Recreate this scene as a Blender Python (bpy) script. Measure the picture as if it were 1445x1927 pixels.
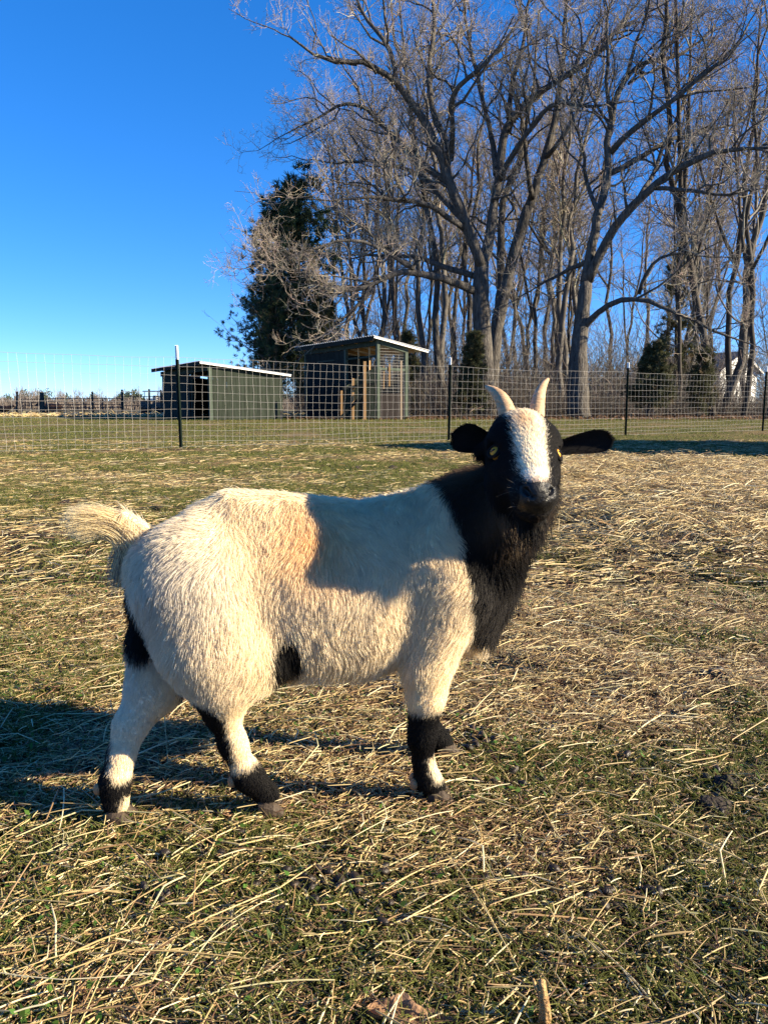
import bpy, bmesh, math, random
import numpy as np
from mathutils import Vector, Matrix

# ---------------------------------------------------------------- clear, camera, world, sun, exposure
for o in list(bpy.data.objects):
    bpy.data.objects.remove(o, do_unlink=True)
S = bpy.context.scene
COL = S.collection
R = math.radians
PITCH = R(7.68)
CAM_H = 0.55
cam_d = bpy.data.cameras.new('camera')
cam = bpy.data.objects.new('camera', cam_d)
COL.objects.link(cam)
cam.location = (0, 0, CAM_H)
cam.rotation_euler = (R(90) - PITCH, 0, 0)
cam_d.sensor_fit = 'VERTICAL'
cam_d.sensor_height = 24.0
cam_d.lens = 24.0 * 1450.0 / 1927.0
cam_d.clip_start = 0.02
cam_d.clip_end = 3000
S.camera = cam

SUN_EL = R(23.0)
SUN_TO_CAM = R(12.5)           # the sun stands to the right (+X), a little on the camera's side
sun_dir = Vector((math.cos(SUN_EL) * math.cos(SUN_TO_CAM), -math.cos(SUN_EL) * math.sin(SUN_TO_CAM), math.sin(SUN_EL)))
W = bpy.data.worlds.new('World')
S.world = W
W.use_nodes = True
wn, wl = W.node_tree.nodes, W.node_tree.links
bg = wn['Background']
bg.inputs['Strength'].default_value = 0.100
sky = wn.new('ShaderNodeTexSky')
sky.sky_type = 'NISHITA'
sky.sun_disc = False
sky.sun_elevation = SUN_EL
sky.sun_rotation = math.atan2(sun_dir.x, sun_dir.y)
sky.altitude = 200
sky.air_density = 0.65
sky.dust_density = 0.0
sky.ozone_density = 4.0
hsv = wn.new('ShaderNodeHueSaturation')
hsv.inputs['Saturation'].default_value = 1.42
hsv.inputs['Value'].default_value = 1.0
gam = wn.new('ShaderNodeGamma')
gam.inputs['Gamma'].default_value = 0.74
wl.new(sky.outputs[0], gam.inputs['Color'])
wl.new(gam.outputs[0], hsv.inputs['Color'])
tint = wn.new('ShaderNodeMixRGB')
tint.blend_type = 'MULTIPLY'
tint.inputs[0].default_value = 1.0
tint.inputs[2].default_value = (0.80, 0.92, 1.18, 1)     # the deep winter blue of the photograph
wl.new(hsv.outputs[0], tint.inputs[1])
wl.new(tint.outputs[0], bg.inputs['Color'])
sun_d = bpy.data.lights.new('sun', 'SUN')
sun_d.energy = 5.0
sun_d.angle = R(0.6)
sun_d.color = (1.0, 0.85, 0.61)
sun = bpy.data.objects.new('sun', sun_d)
COL.objects.link(sun)
sun.rotation_euler = sun_dir.to_track_quat('Z', 'Y').to_euler()
sun.location = (60, -10, 40)
vs = S.view_settings
vs.view_transform = 'Standard'
vs.look = 'None'
vs.exposure = 1.75
vs.gamma = 1.0
vs.use_curve_mapping = False
cy = S.cycles
cy.max_bounces = 6
cy.diffuse_bounces = 3
cy.glossy_bounces = 3
cy.transmission_bounces = 4
cy.transparent_max_bounces = 8
cy.use_denoising = True
try:
    S.cycles_curves.shape = 'RIBBONS'
    S.cycles_curves.subdivisions = 2
except Exception:
    pass

rng = np.random.default_rng(7)
random.seed(7)

# ---------------------------------------------------------------- helpers
def pix_ray(u, v):
    a = (u - 722.5) / 1450.0
    b = (963.5 - v) / 1450.0
    return np.array([a, math.cos(PITCH) + b * math.sin(PITCH), -math.sin(PITCH) + b * math.cos(PITCH)])

def at(u, v, y):
    """the world point seen at a photograph pixel, y metres away"""
    d = pix_ray(u, v)
    return d * (y / d[1]) + np.array([0, 0, CAM_H])

def tag(o, label=None, cat=None, group=None, kind=None):
    if label: o['label'] = label
    if cat: o['category'] = cat
    if group: o['group'] = group
    if kind: o['kind'] = kind
    return o

def link(o, parent=None):
    COL.objects.link(o)
    if parent is not None: o.parent = parent
    return o

def empty(name, loc=(0, 0, 0), rz=0.0):
    o = bpy.data.objects.new(name, None)
    o.location = loc
    o.rotation_euler = (0, 0, rz)
    o.empty_display_size = 0.1
    COL.objects.link(o)
    return o

def mesh_obj(name, verts, faces, mat=None, parent=None, smooth=False, col=None, loc=None):
    me = bpy.data.meshes.new(name)
    me.from_pydata([tuple(map(float, v)) for v in verts], [], [tuple(map(int, f)) for f in faces])
    me.update()
    if smooth:
        me.polygons.foreach_set('use_smooth', np.ones(len(me.polygons), dtype=bool))
    if col is not None:
        at_ = me.attributes.new('col', 'FLOAT_COLOR', 'POINT')
        c = np.ones((len(verts), 4), np.float32); c[:, :3] = col
        at_.data.foreach_set('color', c.ravel())
    if mat: me.materials.append(mat)
    o = bpy.data.objects.new(name, me)
    if loc is not None: o.location = loc
    link(o, parent)
    return o

def curves_data(name, pts, rad, mat, col=None):
    """pts (n, k, 3): n hairs / blades / twigs of k points; rad (n, k); col (n, 3)"""
    n, k = pts.shape[:2]
    c = bpy.data.hair_curves.new(name)
    c.add_curves([k] * n)
    c.attributes['position'].data.foreach_set('vector', np.ascontiguousarray(pts, np.float32).ravel())
    ra = c.attributes.get('radius') or c.attributes.new('radius', 'FLOAT', 'POINT')
    ra.data.foreach_set('value', np.ascontiguousarray(rad, np.float32).ravel())
    if col is not None:
        ca = c.attributes.new('col', 'FLOAT_COLOR', 'CURVE')
        cc = np.ones((n, 4), np.float32); cc[:, :3] = col
        ca.data.foreach_set('color', cc.ravel())
    c.materials.append(mat)
    return c

def curves_obj(name, pts, rad, mat, col=None, parent=None):
    return link(bpy.data.objects.new(name, curves_data(name, pts, rad, mat, col)), parent)

class MB:
    """collects boxes, prisms and tubes into one mesh"""
    def __init__(s): s.v = []; s.f = []
    def add(s, v, f):
        b = len(s.v); s.v += [tuple(p) for p in v]; s.f += [tuple(i + b for i in q) for q in f]
    def box(s, c, d, ax=None):
        c = np.array(c, float); ax = np.eye(3) if ax is None else np.array(ax, float)
        vs_ = [c + ax[0] * x * d[0] / 2 + ax[1] * y * d[1] / 2 + ax[2] * z * d[2] / 2 for x in (-1, 1) for y in (-1, 1) for z in (-1, 1)]
        s.add(vs_, [(0, 1, 3, 2), (4, 6, 7, 5), (0, 4, 5, 1), (2, 3, 7, 6), (0, 2, 6, 4), (1, 5, 7, 3)])
    def bar(s, a, b, w, t, up=(0, 0, 1)):
        a = np.array(a, float); b = np.array(b, float); e = b - a; L = np.linalg.norm(e); e /= L
        up = np.array(up, float); sd = np.cross(e, up)
        if np.linalg.norm(sd) < 1e-4: sd = np.cross(e, np.array([0, 1, 0.]))
        sd /= np.linalg.norm(sd); u2 = np.cross(sd, e)
        s.box((a + b) / 2, (L, w, t), (e, sd, u2))
    def tube(s, p, r, n=6, cap=True):
        p = np.array(p, float); m = len(p); r = np.broadcast_to(np.array(r, float), (m,))
        T = np.gradient(p, axis=0); T /= np.linalg.norm(T, axis=1)[:, None] + 1e-9
        a = np.array([0, 0, 1.]) if abs(T[0][2]) < .9 else np.array([1., 0, 0])
        u = np.cross(T[0], a); u /= np.linalg.norm(u)
        rings = []
        for i in range(m):
            u = u - T[i] * (u @ T[i]); u /= np.linalg.norm(u) + 1e-9
            w = np.cross(T[i], u)
            for j in range(n):
                q = 2 * math.pi * j / n
                rings.append(p[i] + r[i] * (math.cos(q) * u + math.sin(q) * w))
        f = [(i * n + j, i * n + (j + 1) % n, (i + 1) * n + (j + 1) % n, (i + 1) * n + j) for i in range(m - 1) for j in range(n)]
        if cap: f += [tuple(range(n - 1, -1, -1)), tuple(range((m - 1) * n, m * n))]
        s.add(rings, f)
    def build(s, name, mat=None, parent=None, smooth=False, loc=None):
        return mesh_obj(name, s.v, s.f, mat, parent, smooth, loc=loc)

# lattice value noise in numpy
class Noise:
    def __init__(s, seed, n=64):
        s.n = n; s.t = np.random.default_rng(seed).random((n, n, n)).astype(np.float32)
    def __call__(s, p, scale=1.0):
        q = np.asarray(p, float) * scale
        i = np.floor(q).astype(int); f = q - i; f = f * f * (3 - 2 * f); n = s.n; t = s.t
        i0 = i % n; i1 = (i + 1) % n
        r = 0
        for a in (0, 1):
            for b in (0, 1):
                for c in (0, 1):
                    w = (f[..., 0] if a else 1 - f[..., 0]) * (f[..., 1] if b else 1 - f[..., 1]) * (f[..., 2] if c else 1 - f[..., 2])
                    r = r + w * t[(i1 if a else i0)[..., 0], (i1 if b else i0)[..., 1], (i1 if c else i0)[..., 2]]
        return r * 2 - 1
NZ = [Noise(k) for k in range(4)]
def sstep(a, b, x):
    t = np.clip((np.asarray(x, float) - a) / (b - a), 0, 1); return t * t * (3 - 2 * t)
def norm_rows(v): return v / (np.linalg.norm(v, axis=-1, keepdims=True) + 1e-12)

# ---------------------------------------------------------------- materials
def mat_new(name):
    m = bpy.data.materials.new(name); m.use_nodes = True
    nt = m.node_tree; b = nt.nodes['Principled BSDF']
    return m, nt, b
def mat_plain(name, col, rough=.7, noise=0.0, scale=8.0, bump=0.0, metal=0.0, spec=.35, bdist=.02, col2=None, stretch=None, bscale=None):
    m, nt, b = mat_new(name)
    b.inputs['Roughness'].default_value = rough; b.inputs['Metallic'].default_value = metal; b.inputs['Specular IOR Level'].default_value = spec
    b.inputs['Base Color'].default_value = (*col, 1)
    if noise or bump or col2:
        tc = nt.nodes.new('ShaderNodeTexCoord'); mp = nt.nodes.new('ShaderNodeMapping')
        if stretch: mp.inputs['Scale'].default_value = stretch
        nt.links.new(tc.outputs['Object'], mp.inputs[0])
        nz = nt.nodes.new('ShaderNodeTexNoise'); nz.inputs['Scale'].default_value = scale; nz.inputs['Detail'].default_value = 6
        nz.inputs['Roughness'].default_value = .65
        nt.links.new(mp.outputs[0], nz.inputs['Vector'])
        rp = nt.nodes.new('ShaderNodeValToRGB')
        c2 = col2 or tuple(c * (1 - noise) for c in col)
        c1 = col if col2 else tuple(min(1, c * (1 + noise)) for c in col)
        rp.color_ramp.elements[0].color = (*c2, 1); rp.color_ramp.elements[1].color = (*c1, 1)
        rp.color_ramp.elements[0].position = .32; rp.color_ramp.elements[1].position = .68
        nt.links.new(nz.outputs['Fac'], rp.inputs[0]); nt.links.new(rp.outputs[0], b.inputs['Base Color'])
        if bump:
            bp = nt.nodes.new('ShaderNodeBump'); bp.inputs['Strength'].default_value = bump
            bp.inputs['Distance'].default_value = bdist
            if bscale:
                n2 = nt.nodes.new('ShaderNodeTexNoise'); n2.inputs['Scale'].default_value = bscale; n2.inputs['Detail'].default_value = 6
                nt.links.new(mp.outputs[0], n2.inputs['Vector']); nt.links.new(n2.outputs['Fac'], bp.inputs['Height'])
            else:
                nt.links.new(nz.outputs['Fac'], bp.inputs['Height'])
            nt.links.new(bp.outputs[0], b.inputs['Normal'])
    return m
def mat_attr(name, rough=.6, transl=0.0, spec=.3, gain=1.0, sheen=0.0):
    """colour comes from each strand's / vertex's own 'col' attribute"""
    m, nt, b = mat_new(name)
    a = nt.nodes.new('ShaderNodeAttribute'); a.attribute_name = 'col'
    b.inputs['Roughness'].default_value = rough
    b.inputs['Specular IOR Level'].default_value = spec
    src = a.outputs['Color']
    nt.links.new(src, b.inputs['Base Color'])
    if transl:
        t = nt.nodes.new('ShaderNodeBsdfTranslucent'); nt.links.new(src, t.inputs['Color'])
        mx = nt.nodes.new('ShaderNodeMixShader'); mx.inputs[0].default_value = transl
        nt.links.new(b.outputs[0], mx.inputs[1]); nt.links.new(t.outputs[0], mx.inputs[2])
        nt.links.new(mx.outputs[0], nt.nodes['Material Output'].inputs['Surface'])
    return m
# ================================================================ GROUND, GRASS, HAY
def mound_w(x, y):
    """where the loose hay lies thick: the spread heap on the right, behind the goat"""
    a = sstep(.35, 1.5, x - .10 * (y - 3)) * sstep(2.1, 3.4, y + .25 * (x - 1)) * sstep(8.0, 7.0, y + .12 * (x - 3))
    return a
def hgt(x, y, fine=True):
    x = np.asarray(x, float); y = np.asarray(y, float)
    z = .19 * sstep(11.5, 27, y) + .0009 * np.maximum(0, y - 27).clip(0, 60)
    p = np.stack([x, y, np.zeros_like(x)], -1)
    mw = mound_w(x, y)
    z = z + mw * (.07 + .045 * NZ[0](p, 1.7) + .045 * NZ[1](p, 3.7) + .02 * NZ[2](p, 9))
    z = z + .05 * np.exp(-((y - 31 - .05 * x) / 1.6) ** 2) * sstep(2, -4, x)      # low bank of hay along the far left edge
    if fine:
        k = np.exp(-(np.hypot(x + .05, y - 1.05) / .45) ** 4)
        z = z + (.012 * NZ[2](p, 5) + .008 * NZ[3](p, 16) + .0035 * NZ[1](p, 45)) * (1 - .75 * k) * sstep(40, 8, y)
    return z
_ys = [-6, -4, -2.5, -1.5, -.8, -.2, .2]
y_ = .40
while y_ < 900:
    _ys.append(y_); y_ += .013 if y_ < 2.2 else max(.013, .011 * (y_ - 2.2) + .013) * (1 if y_ < 40 else 3)
_xs = []
x_ = 0.0; st = .013
while x_ < 700:
    _xs.append(x_)
    if x_ > 1.2: st *= 1.055
    x_ += st
_xs = np.array(sorted([-a for a in _xs[1:]] + _xs)); _ys = np.array(_ys)
GX, GY = np.meshgrid(_xs, _ys)
GZ = hgt(GX, GY)
nx_, ny_ = len(_xs), len(_ys)
ii = np.arange(nx_ * ny_).reshape(ny_, nx_)
gf_ = np.stack([ii[:-1, :-1], ii[:-1, 1:], ii[1:, 1:], ii[1:, :-1]], -1).reshape(-1, 4)
gv_ = np.stack([GX, GY, GZ], -1).reshape(-1, 3)

def green_w(x, y):
    p = np.stack([np.asarray(x, float), np.asarray(y, float), np.zeros(np.shape(x))], -1)
    g = .5 + .8 * NZ[1](p, 1.3) + .6 * NZ[3](p, 4.5)
    g = g + .25 * sstep(2.5, 5, y) - .3 * sstep(11, 8, y) * sstep(3, 6, y) * sstep(0, 4, x)
    return np.clip(g, 0, 1) * (1 - mound_w(x, y) * .95)

m_ground, nt, b = mat_new('ground thatch and soil')
b.inputs['Roughness'].default_value = .95; b.inputs['Specular IOR Level'].default_value = .1
at_ = nt.nodes.new('ShaderNodeAttribute'); at_.attribute_name = 'col'
tc = nt.nodes.new('ShaderNodeTexCoord')
n1 = nt.nodes.new('ShaderNodeTexNoise'); n1.inputs['Scale'].default_value = 2.4; n1.inputs['Detail'].default_value = 9; n1.inputs['Roughness'].default_value = .75
n2 = nt.nodes.new('ShaderNodeTexNoise'); n2.inputs['Scale'].default_value = 120; n2.inputs['Detail'].default_value = 4
nt.links.new(tc.outputs['Object'], n1.inputs['Vector']); nt.links.new(tc.outputs['Object'], n2.inputs['Vector'])
r1 = nt.nodes.new('ShaderNodeMapRange'); r1.inputs[1].default_value = .3; r1.inputs[2].default_value = .7; r1.inputs[3].default_value = .62; r1.inputs[4].default_value = 1.3
nt.links.new(n1.outputs['Fac'], r1.inputs[0])
r2 = nt.nodes.new('ShaderNodeMapRange'); r2.inputs[1].default_value = .3; r2.inputs[2].default_value = .7; r2.inputs[3].default_value = .5; r2.inputs[4].default_value = 1.5
nt.links.new(n2.outputs['Fac'], r2.inputs[0])
mm = nt.nodes.new('ShaderNodeMath'); mm.operation = 'MULTIPLY'; nt.links.new(r1.outputs[0], mm.inputs[0]); nt.links.new(r2.outputs[0], mm.inputs[1])
vm = nt.nodes.new('ShaderNodeVectorMath'); vm.operation = 'SCALE'; nt.links.new(at_.outputs['Color'], vm.inputs[0]); nt.links.new(mm.outputs[0], vm.inputs['Scale'])
nt.links.new(vm.outputs[0], b.inputs['Base Color'])
bp = nt.nodes.new('ShaderNodeBump'); bp.inputs['Strength'].default_value = .8; bp.inputs['Distance'].default_value = .01
nt.links.new(n2.outputs['Fac'], bp.inputs['Height']); nt.links.new(bp.outputs[0], b.inputs['Normal'])
x, y = gv_[:, 0], gv_[:, 1]
gw = green_w(x, y)[:, None]; mw = mound_w(x, y)[:, None]
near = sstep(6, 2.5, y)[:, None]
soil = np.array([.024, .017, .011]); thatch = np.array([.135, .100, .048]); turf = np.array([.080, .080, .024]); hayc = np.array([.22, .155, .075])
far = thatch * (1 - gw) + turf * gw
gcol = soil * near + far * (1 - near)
gcol = gcol * (1 - .55 * mw) + hayc * .55 * mw
w_ = (sstep(30, 60, y) * .9)[:, None]; gcol = gcol * (1 - w_) + np.array([.11, .09, .048]) * w_
wd = (sstep(25, 30, y + .2 * x) * sstep(-3.5, -1, x))[:, None]                      # leaf litter under the wood
gcol = gcol * (1 - wd) + np.array([.065, .043, .028]) * wd
# trodden earth along the foot of the wire fence, on the left
fy = 12.13 + .587 * x
w_ = (np.exp(-((y - fy + .15 + .25 * NZ[0](gv_, .9)) / .30) ** 2) * sstep(1.5, -1.5, x) * np.clip(.85 + NZ[2](gv_, 1.7), 0, 1))[:, None]
gcol = gcol * (1 - w_) + np.array([.07, .042, .026]) * w_
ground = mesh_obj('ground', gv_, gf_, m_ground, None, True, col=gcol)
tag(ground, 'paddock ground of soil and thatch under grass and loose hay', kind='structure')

M_blade = mat_attr('grass blade', rough=.6, transl=.35, spec=.25)
M_straw = mat_attr('dry straw', rough=.45, transl=.10, spec=.45)

def scatter(n, y0, y1, seed, pw=1.0, margin=.25, xw=.53):
    """random ground points inside a fan in front of the camera; pw < 1 draws them nearer"""
    r = np.random.default_rng(seed)
    t = r.random(n) ** pw
    y = y0 + (y1 - y0) * t
    # uniform in area would weight by width; accept by width
    xx = (r.random(n) * 2 - 1) * (xw * y + margin)
    return xx, y, r

def blades(name, n, y0, y1, L0, L1, rad, seed, pw, flat=.25, K=4, green_bias=0.0, cut=True):
    x, y, r = scatter(n, y0, y1, seed, pw)
    g = green_w(x, y) + green_bias
    k = r.random(n) < .22 + .85 * g
    x, y, g = x[k], y[k], g[k]; n = len(x)
    z = hgt(x, y)
    a = r.random(n) * 2 * math.pi; lean = np.abs(r.normal(0, .55, n)) + flat
    L = r.uniform(L0, L1, n) * (.6 + .6 * g)
    d = np.stack([np.cos(a) * np.sin(lean), np.sin(a) * np.sin(lean), np.cos(lean)], -1)
    dr = np.stack([np.cos(a), np.sin(a), -.6 * np.ones(n)], -1)
    ts = np.linspace(0, 1, K)
    P = np.stack([x, y, z - .002], -1)
    pts = P[:, None] + L[:, None, None] * (d[:, None] * ts[None, :, None] + .35 * dr[:, None] * (ts ** 2)[None, :, None])
    rr = rad * (1 - .85 * ts)[None] * r.uniform(.7, 1.3, n)[:, None]
    m = r.random((n, 1))
    c1 = np.array([.040, .054, .010]); c2 = np.array([.135, .145, .034]); c3 = np.array([.29, .225, .10])
    col = np.where(m < .5, c1 + (c2 - c1) * (m / .5), c2)
    dead = (r.random((n, 1)) < np.clip(.50 - .42 * g[:, None], .06, .6)); col = np.where(dead, c3 * r.uniform(.5, 1.1, (n, 1)), col)
    col = col * r.uniform(.7, 1.25, (n, 1))
    return pts, rr, col
def straw(n, y0, y1, L0, L1, rad, seed, pw, sel=None, lift=.012, tilt=.10, curl=.25, K=5, pal=0, xw=.53):
    x, y, r = scatter(n, y0, y1, seed, pw, xw=xw)
    if sel is not None:
        k = r.random(n) < sel(x, y); x, y = x[k], y[k]
    n = len(x)
    z = hgt(x, y)
    a = r.random(n) * math.pi * 2; a = np.where(r.random(n) < .33, r.normal(.40, .55, n), a)
    L = L0 + (L1 - L0) * r.random(n) ** 2.2
    tl = r.normal(0, tilt, n)
    d = np.stack([np.cos(a) * np.cos(tl), np.sin(a) * np.cos(tl), np.sin(tl)], -1)
    sd = np.stack([-np.sin(a), np.cos(a), np.zeros(n)], -1)
    cv = r.normal(0, curl, n) * L; bz = np.abs(r.normal(0, .06, n)) * L
    kink = r.random(n) < .55; kp = r.uniform(.3, .7, n)
    ts = np.stack([np.full(n, -.5), kp * .5 - .5, kp - .515, kp - .485, kp * .5, np.full(n, .5)], 1); K = 6
    pts = np.stack([x, y, z], -1)[:, None] + d[:, None] * (L[:, None] * ts)[..., None] + sd[:, None] * (cv[:, None] * (ts ** 2 - .1))[..., None]
    pts[..., 2] += (bz[:, None] * (.25 - ts ** 2) * 2) + np.abs(r.normal(0, lift, n))[:, None] + .0015
    kk = np.maximum(0, ts + .5 - kp[:, None]) * kink[:, None] * L[:, None] * r.normal(0, .8, n)[:, None]
    pts = pts + sd[:, None] * kk[..., None]
    # lie on, not in, the ground
    gz = hgt(pts[..., 0], pts[..., 1]); pts[..., 2] = np.maximum(pts[..., 2], gz + .0008 + rad * .5)
    rr = rad * r.uniform(.45, 1.25, n)[:, None] * np.array([[.85, 1, 1.05, 1.05, .95, .6]])
    pc = np.array([[.50, .385, .175], [.38, .27, .115], [.62, .53, .32], [.25, .155, .07], [.14, .075, .04], [.44, .40, .21]])
    pw_ = [[.34, .22, .20, .12, .04, .08], [.15, .2, .08, .25, .27, .05], [.30, .30, .14, .20, .06, 0]][pal]
    col = pc[r.choice(6, n, p=np.array(pw_) / sum(pw_))] * r.uniform(.7, 1.2, (n, 1))
    return pts, rr, col
def join(name, parts, mat, label, K=5):
    P = []; Rr = []; Cc_ = []
    for p, q, c in parts: P.append(p); Rr.append(q); Cc_.append(c)
    o = curves_obj(name, np.concatenate(P), np.concatenate(Rr), mat, np.concatenate(Cc_))
    return tag(o, label, kind='stuff')
join('grass', [blades('g', 95000, .55, 2.2, .008, .030, .0010, 21, 1.0, flat=.15), blades('g', 90000, 2.2, 6.0, .012, .038, .0016, 22, .9),
               blades('g', 110000, 6, 13.5, .015, .045, .0030, 23, .85), blades('g', 70000, 13.5, 32, .02, .06, .006, 24, .8)], M_blade,
     'short green and yellowed grass over the whole paddock')
not_mound = lambda x, y: 1 - .9 * mound_w(x, y)
patch = lambda x, y: np.clip(.70 - .62 * (green_w(x, y) - .5), .38, 1) * (1 - .8 * mound_w(x, y))
patch2 = lambda x, y: patch(x, y) * (1 - .62 * sstep(.6, -.4, x - .10 * y))
join('loose_hay', [straw(13500, .55, 2.3, .015, .085, .00062, 31, 1.0, patch, curl=.06), straw(800, .55, 2.3, .08, .18, .00090, 30, 1.0, patch, curl=.08), straw(750, .6, 1.0, .04, .14, .0009, 29, 1.0, lambda x, y: .15 + .85 * sstep(-.05, -.22, x), curl=.10, lift=.008), straw(40000, .55, 2.3, .004, .018, .0008, 39, 1.0, None, pal=1, lift=.005, tilt=.5), straw(130000, .55, 2.3, .006, .040, .00060, 32, 1.0, patch, pal=1, lift=.006, tilt=.25),
                   straw(40000, 2.3, 6.5, .03, .14, .0011, 33, .9, patch2), straw(30000, 2.3, 6.5, .012, .06, .0013, 38, .9, patch2, pal=1), straw(30000, 6.5, 13, .05, .20, .0018, 34, .9, patch2, pal=2)], M_straw,
     'loose straw and hay strewn over the paddock grass')
join('hay_pile', [straw(120000, 1.9, 8.0, .03, .20, .0014, 35, .85, mound_w, lift=.030, tilt=.22, curl=.4, pal=2), straw(40000, 1.9, 8.0, .02, .16, .0014, 36, .85, mound_w, lift=.035, tilt=.35, curl=.5)], M_straw,
     'thick spread of golden hay on the ground behind the goat')
join('hay_bank', [straw(16000, 29, 34, .1, .45, .010, 37, 1, lambda x, y: sstep(2, -3, x), lift=.05, tilt=.3, xw=.56)], M_straw, 'low bank of dry hay along the far edge of the field')

# small green weeds: clover-like leaves close to the ground
def leaflets(n, y0, y1, size, seed):
    x, y, r = scatter(n, y0, y1, seed, 1.0)
    g = green_w(x, y); p = np.stack([x, y, 0 * x], -1)
    k = r.random(n) < np.clip(g + .8 * NZ[0](p, 3.2) - .25, 0, 1)
    x, y = x[k], y[k]; n = len(x)
    z = hgt(x, y) + np.abs(r.normal(.006, .005, n))
    a = r.random(n) * 6.283; s = size * r.uniform(.5, 1.3, n); tl = r.normal(0, .5, (n, 2))
    u = np.stack([np.cos(a), np.sin(a), tl[:, 0]], -1); v = np.stack([-np.sin(a), np.cos(a), tl[:, 1]], -1) * .55
    c = np.stack([x, y, z], -1)
    V = np.stack([c - u * s[:, None], c - v * s[:, None] , c + u * s[:, None], c + v * s[:, None]], 1).reshape(-1, 3)
    F = np.arange(4 * n).reshape(n, 4)
    col = np.array([.034, .090, .016]) * r.uniform(.6, 1.7, (n, 1)) + np.array([.03, .02, 0]) * r.random((n, 1))
    return V, F, np.repeat(col, 4, 0)
V, F, c = leaflets(75000, .55, 3.2, .0042, 41)
tag(mesh_obj('clover', V, F, M_blade, col=c), 'tiny green clover and chickweed leaves among the straw', kind='stuff')
# ================================================================ WIRE FENCE
M_wire = mat_plain('galvanised wire', (.32, .31, .295), .5, metal=.2)
M_tpost = mat_plain('dark green post paint', (.008, .015, .012), .8, spec=.08)
M_tip = mat_plain('white post tip', (.80, .80, .78), .5)
FS = .587
def fence_xy(u, v):
    d = pix_ray(u, v); t = 12.13 / (d[1] - FS * d[0]); return d[0] * t, d[1] * t
FDIR = norm_rows(np.array([[1.0, FS, 0]]))[0]; FNRM = np.array([-FDIR[1], FDIR[0], 0])
fence = empty('wire_fence', (0, 12.13, float(hgt(0, 12.13))))
tag(fence, 'galvanised square mesh wire fence on dark green metal posts across the paddock', 'fence')
f0 = np.array(fence.location)
def fpt(s, h, off=0.0):
    """a point s metres along the fence, h above the ground"""
    x = s * FDIR[0]; y = 12.13 + s * FDIR[1]
    return np.array([x, y, float(hgt(x, y, False)) + h]) + FNRM * off
def t_post(s, h, tip, lean):
    m = MB(); b = fpt(s, -.15, -.016) - f0; t = fpt(s, h - tip, -.016) - f0 + FDIR * lean
    m.bar(b, t, .046, .006, up=tuple(FNRM)); m.bar(b - FNRM * .014, t - FNRM * .014, .006, .026, up=tuple(FNRM))
    for k in range(22):
        q = b + (t - b) * (.14 + .84 * k / 22); m.box(q - FNRM * .006, (.014, .010, .012), (FDIR, FNRM, (0, 0, 1)))
    p = m.build('fence_post', M_tpost, fence)
    m = MB(); e = t + (t - b) / np.linalg.norm(t - b) * tip
    m.bar(t, e, .040, .008, up=tuple(FNRM)); m.bar(t - FNRM * .016, e - FNRM * .016, .008, .028, up=tuple(FNRM))
    m.build('white_tip', M_tip, p)
posts_s = []
for u, vb, vt, tip, lean in ((341, 842, 650, .185, -.015), (843, 832, 673, .115, .012), (1175, 822, 682, .105, -.01), (1432, 815, 689, .12, 0)):
    x, y = fence_xy(u, vb); s = x / FDIR[0]; posts_s.append(s)
    t_post(s, at(u, vt, y)[2] - float(hgt(x, y, False)), tip, lean)
s_l = posts_s[0] - 4.4; s_r = posts_s[-1] + 4.3
t_post(s_l, 1.38, .15, 0); t_post(s_r, 1.38, .13, 0)
allp = np.array([s_l] + posts_s + [s_r])
def ftop(s): return np.interp(s, allp, [1.24, 1.225, 1.215, 1.205, 1.19, 1.19])
def sag(s):
    i = np.clip(np.searchsorted(allp, s) - 1, 0, len(allp) - 2); t = (s - allp[i]) / (allp[i + 1] - allp[i]); return 4 * t * (1 - t)
HL = np.array([.025, .085, .15, .225, .305, .39, .485, .585, .69, .795, .90, 1.005, 1.11]) / 1.11
def fwire(s, k):
    h = HL[k] * ftop(s)
    w = .010 * math.sin(s * 1.9 + k) + .006 * math.sin(s * 5.3 + k * 2.1)
    return fpt(s, h - .020 * sag(s) * HL[k] + w * .7, -.012 + .02 * math.sin(s * 2.3 + k * .6) * sag(s))
ss = np.linspace(s_l, s_r, 150)
for k in range(13):
    m = MB(); m.tube(np.array([fwire(s, k) for s in ss]) - f0, .0020 if k in (0, 12) else .0016, 4, cap=False)
    m.build('horizontal_wire', M_wire, fence)
nv_ = int((s_r - s_l) / .104)
for j in range(nv_):
    s = s_l + .05 + j * .104
    lean = .05 * NZ[0](np.array([[s, 0, 0]]), .9)[0] + .035 * sstep(-3, -6, s)
    m = MB(); m.tube(np.array([fwire(s + lean * (1 - HL[k]) + .006 * math.sin(j * 2.3 + k * 1.7), k) for k in (0, 2, 4, 6, 8, 10, 12)]) - f0, .00105, 4, cap=False)
    m.build('vertical_wire', M_wire, fence)

# ================================================================ SHEDS
def frame_at(org, fdir):
    f = norm_rows(np.array([[fdir[0], fdir[1], 0.0]]))[0]; p = np.array([-f[1], f[0], 0.0])
    return np.array(org, float), f, p
M_green = mat_plain('dark green stain', (.030, .042, .034), .9, spec=.1, noise=.35, scale=3, stretch=(6, 6, .6), bump=.2, bscale=30)
M_green2 = mat_plain('weathered green boards', (.026, .033, .025), .9, spec=.1, noise=.35, scale=2.5, stretch=(5, 5, .5), bump=.25, bscale=40)
M_trim = mat_plain('painted green trim', (.055, .072, .056), .8, spec=.15, noise=.2, scale=6)
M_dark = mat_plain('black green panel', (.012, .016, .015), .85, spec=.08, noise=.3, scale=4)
M_metal = mat_plain('galvanised roof sheet', (.62, .64, .66), .38, metal=.6, noise=.15, scale=3)
M_lumber = mat_plain('raw lumber', (.40, .235, .10), .75, noise=.25, scale=5, stretch=(8, 8, .7), bump=.15)
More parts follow.
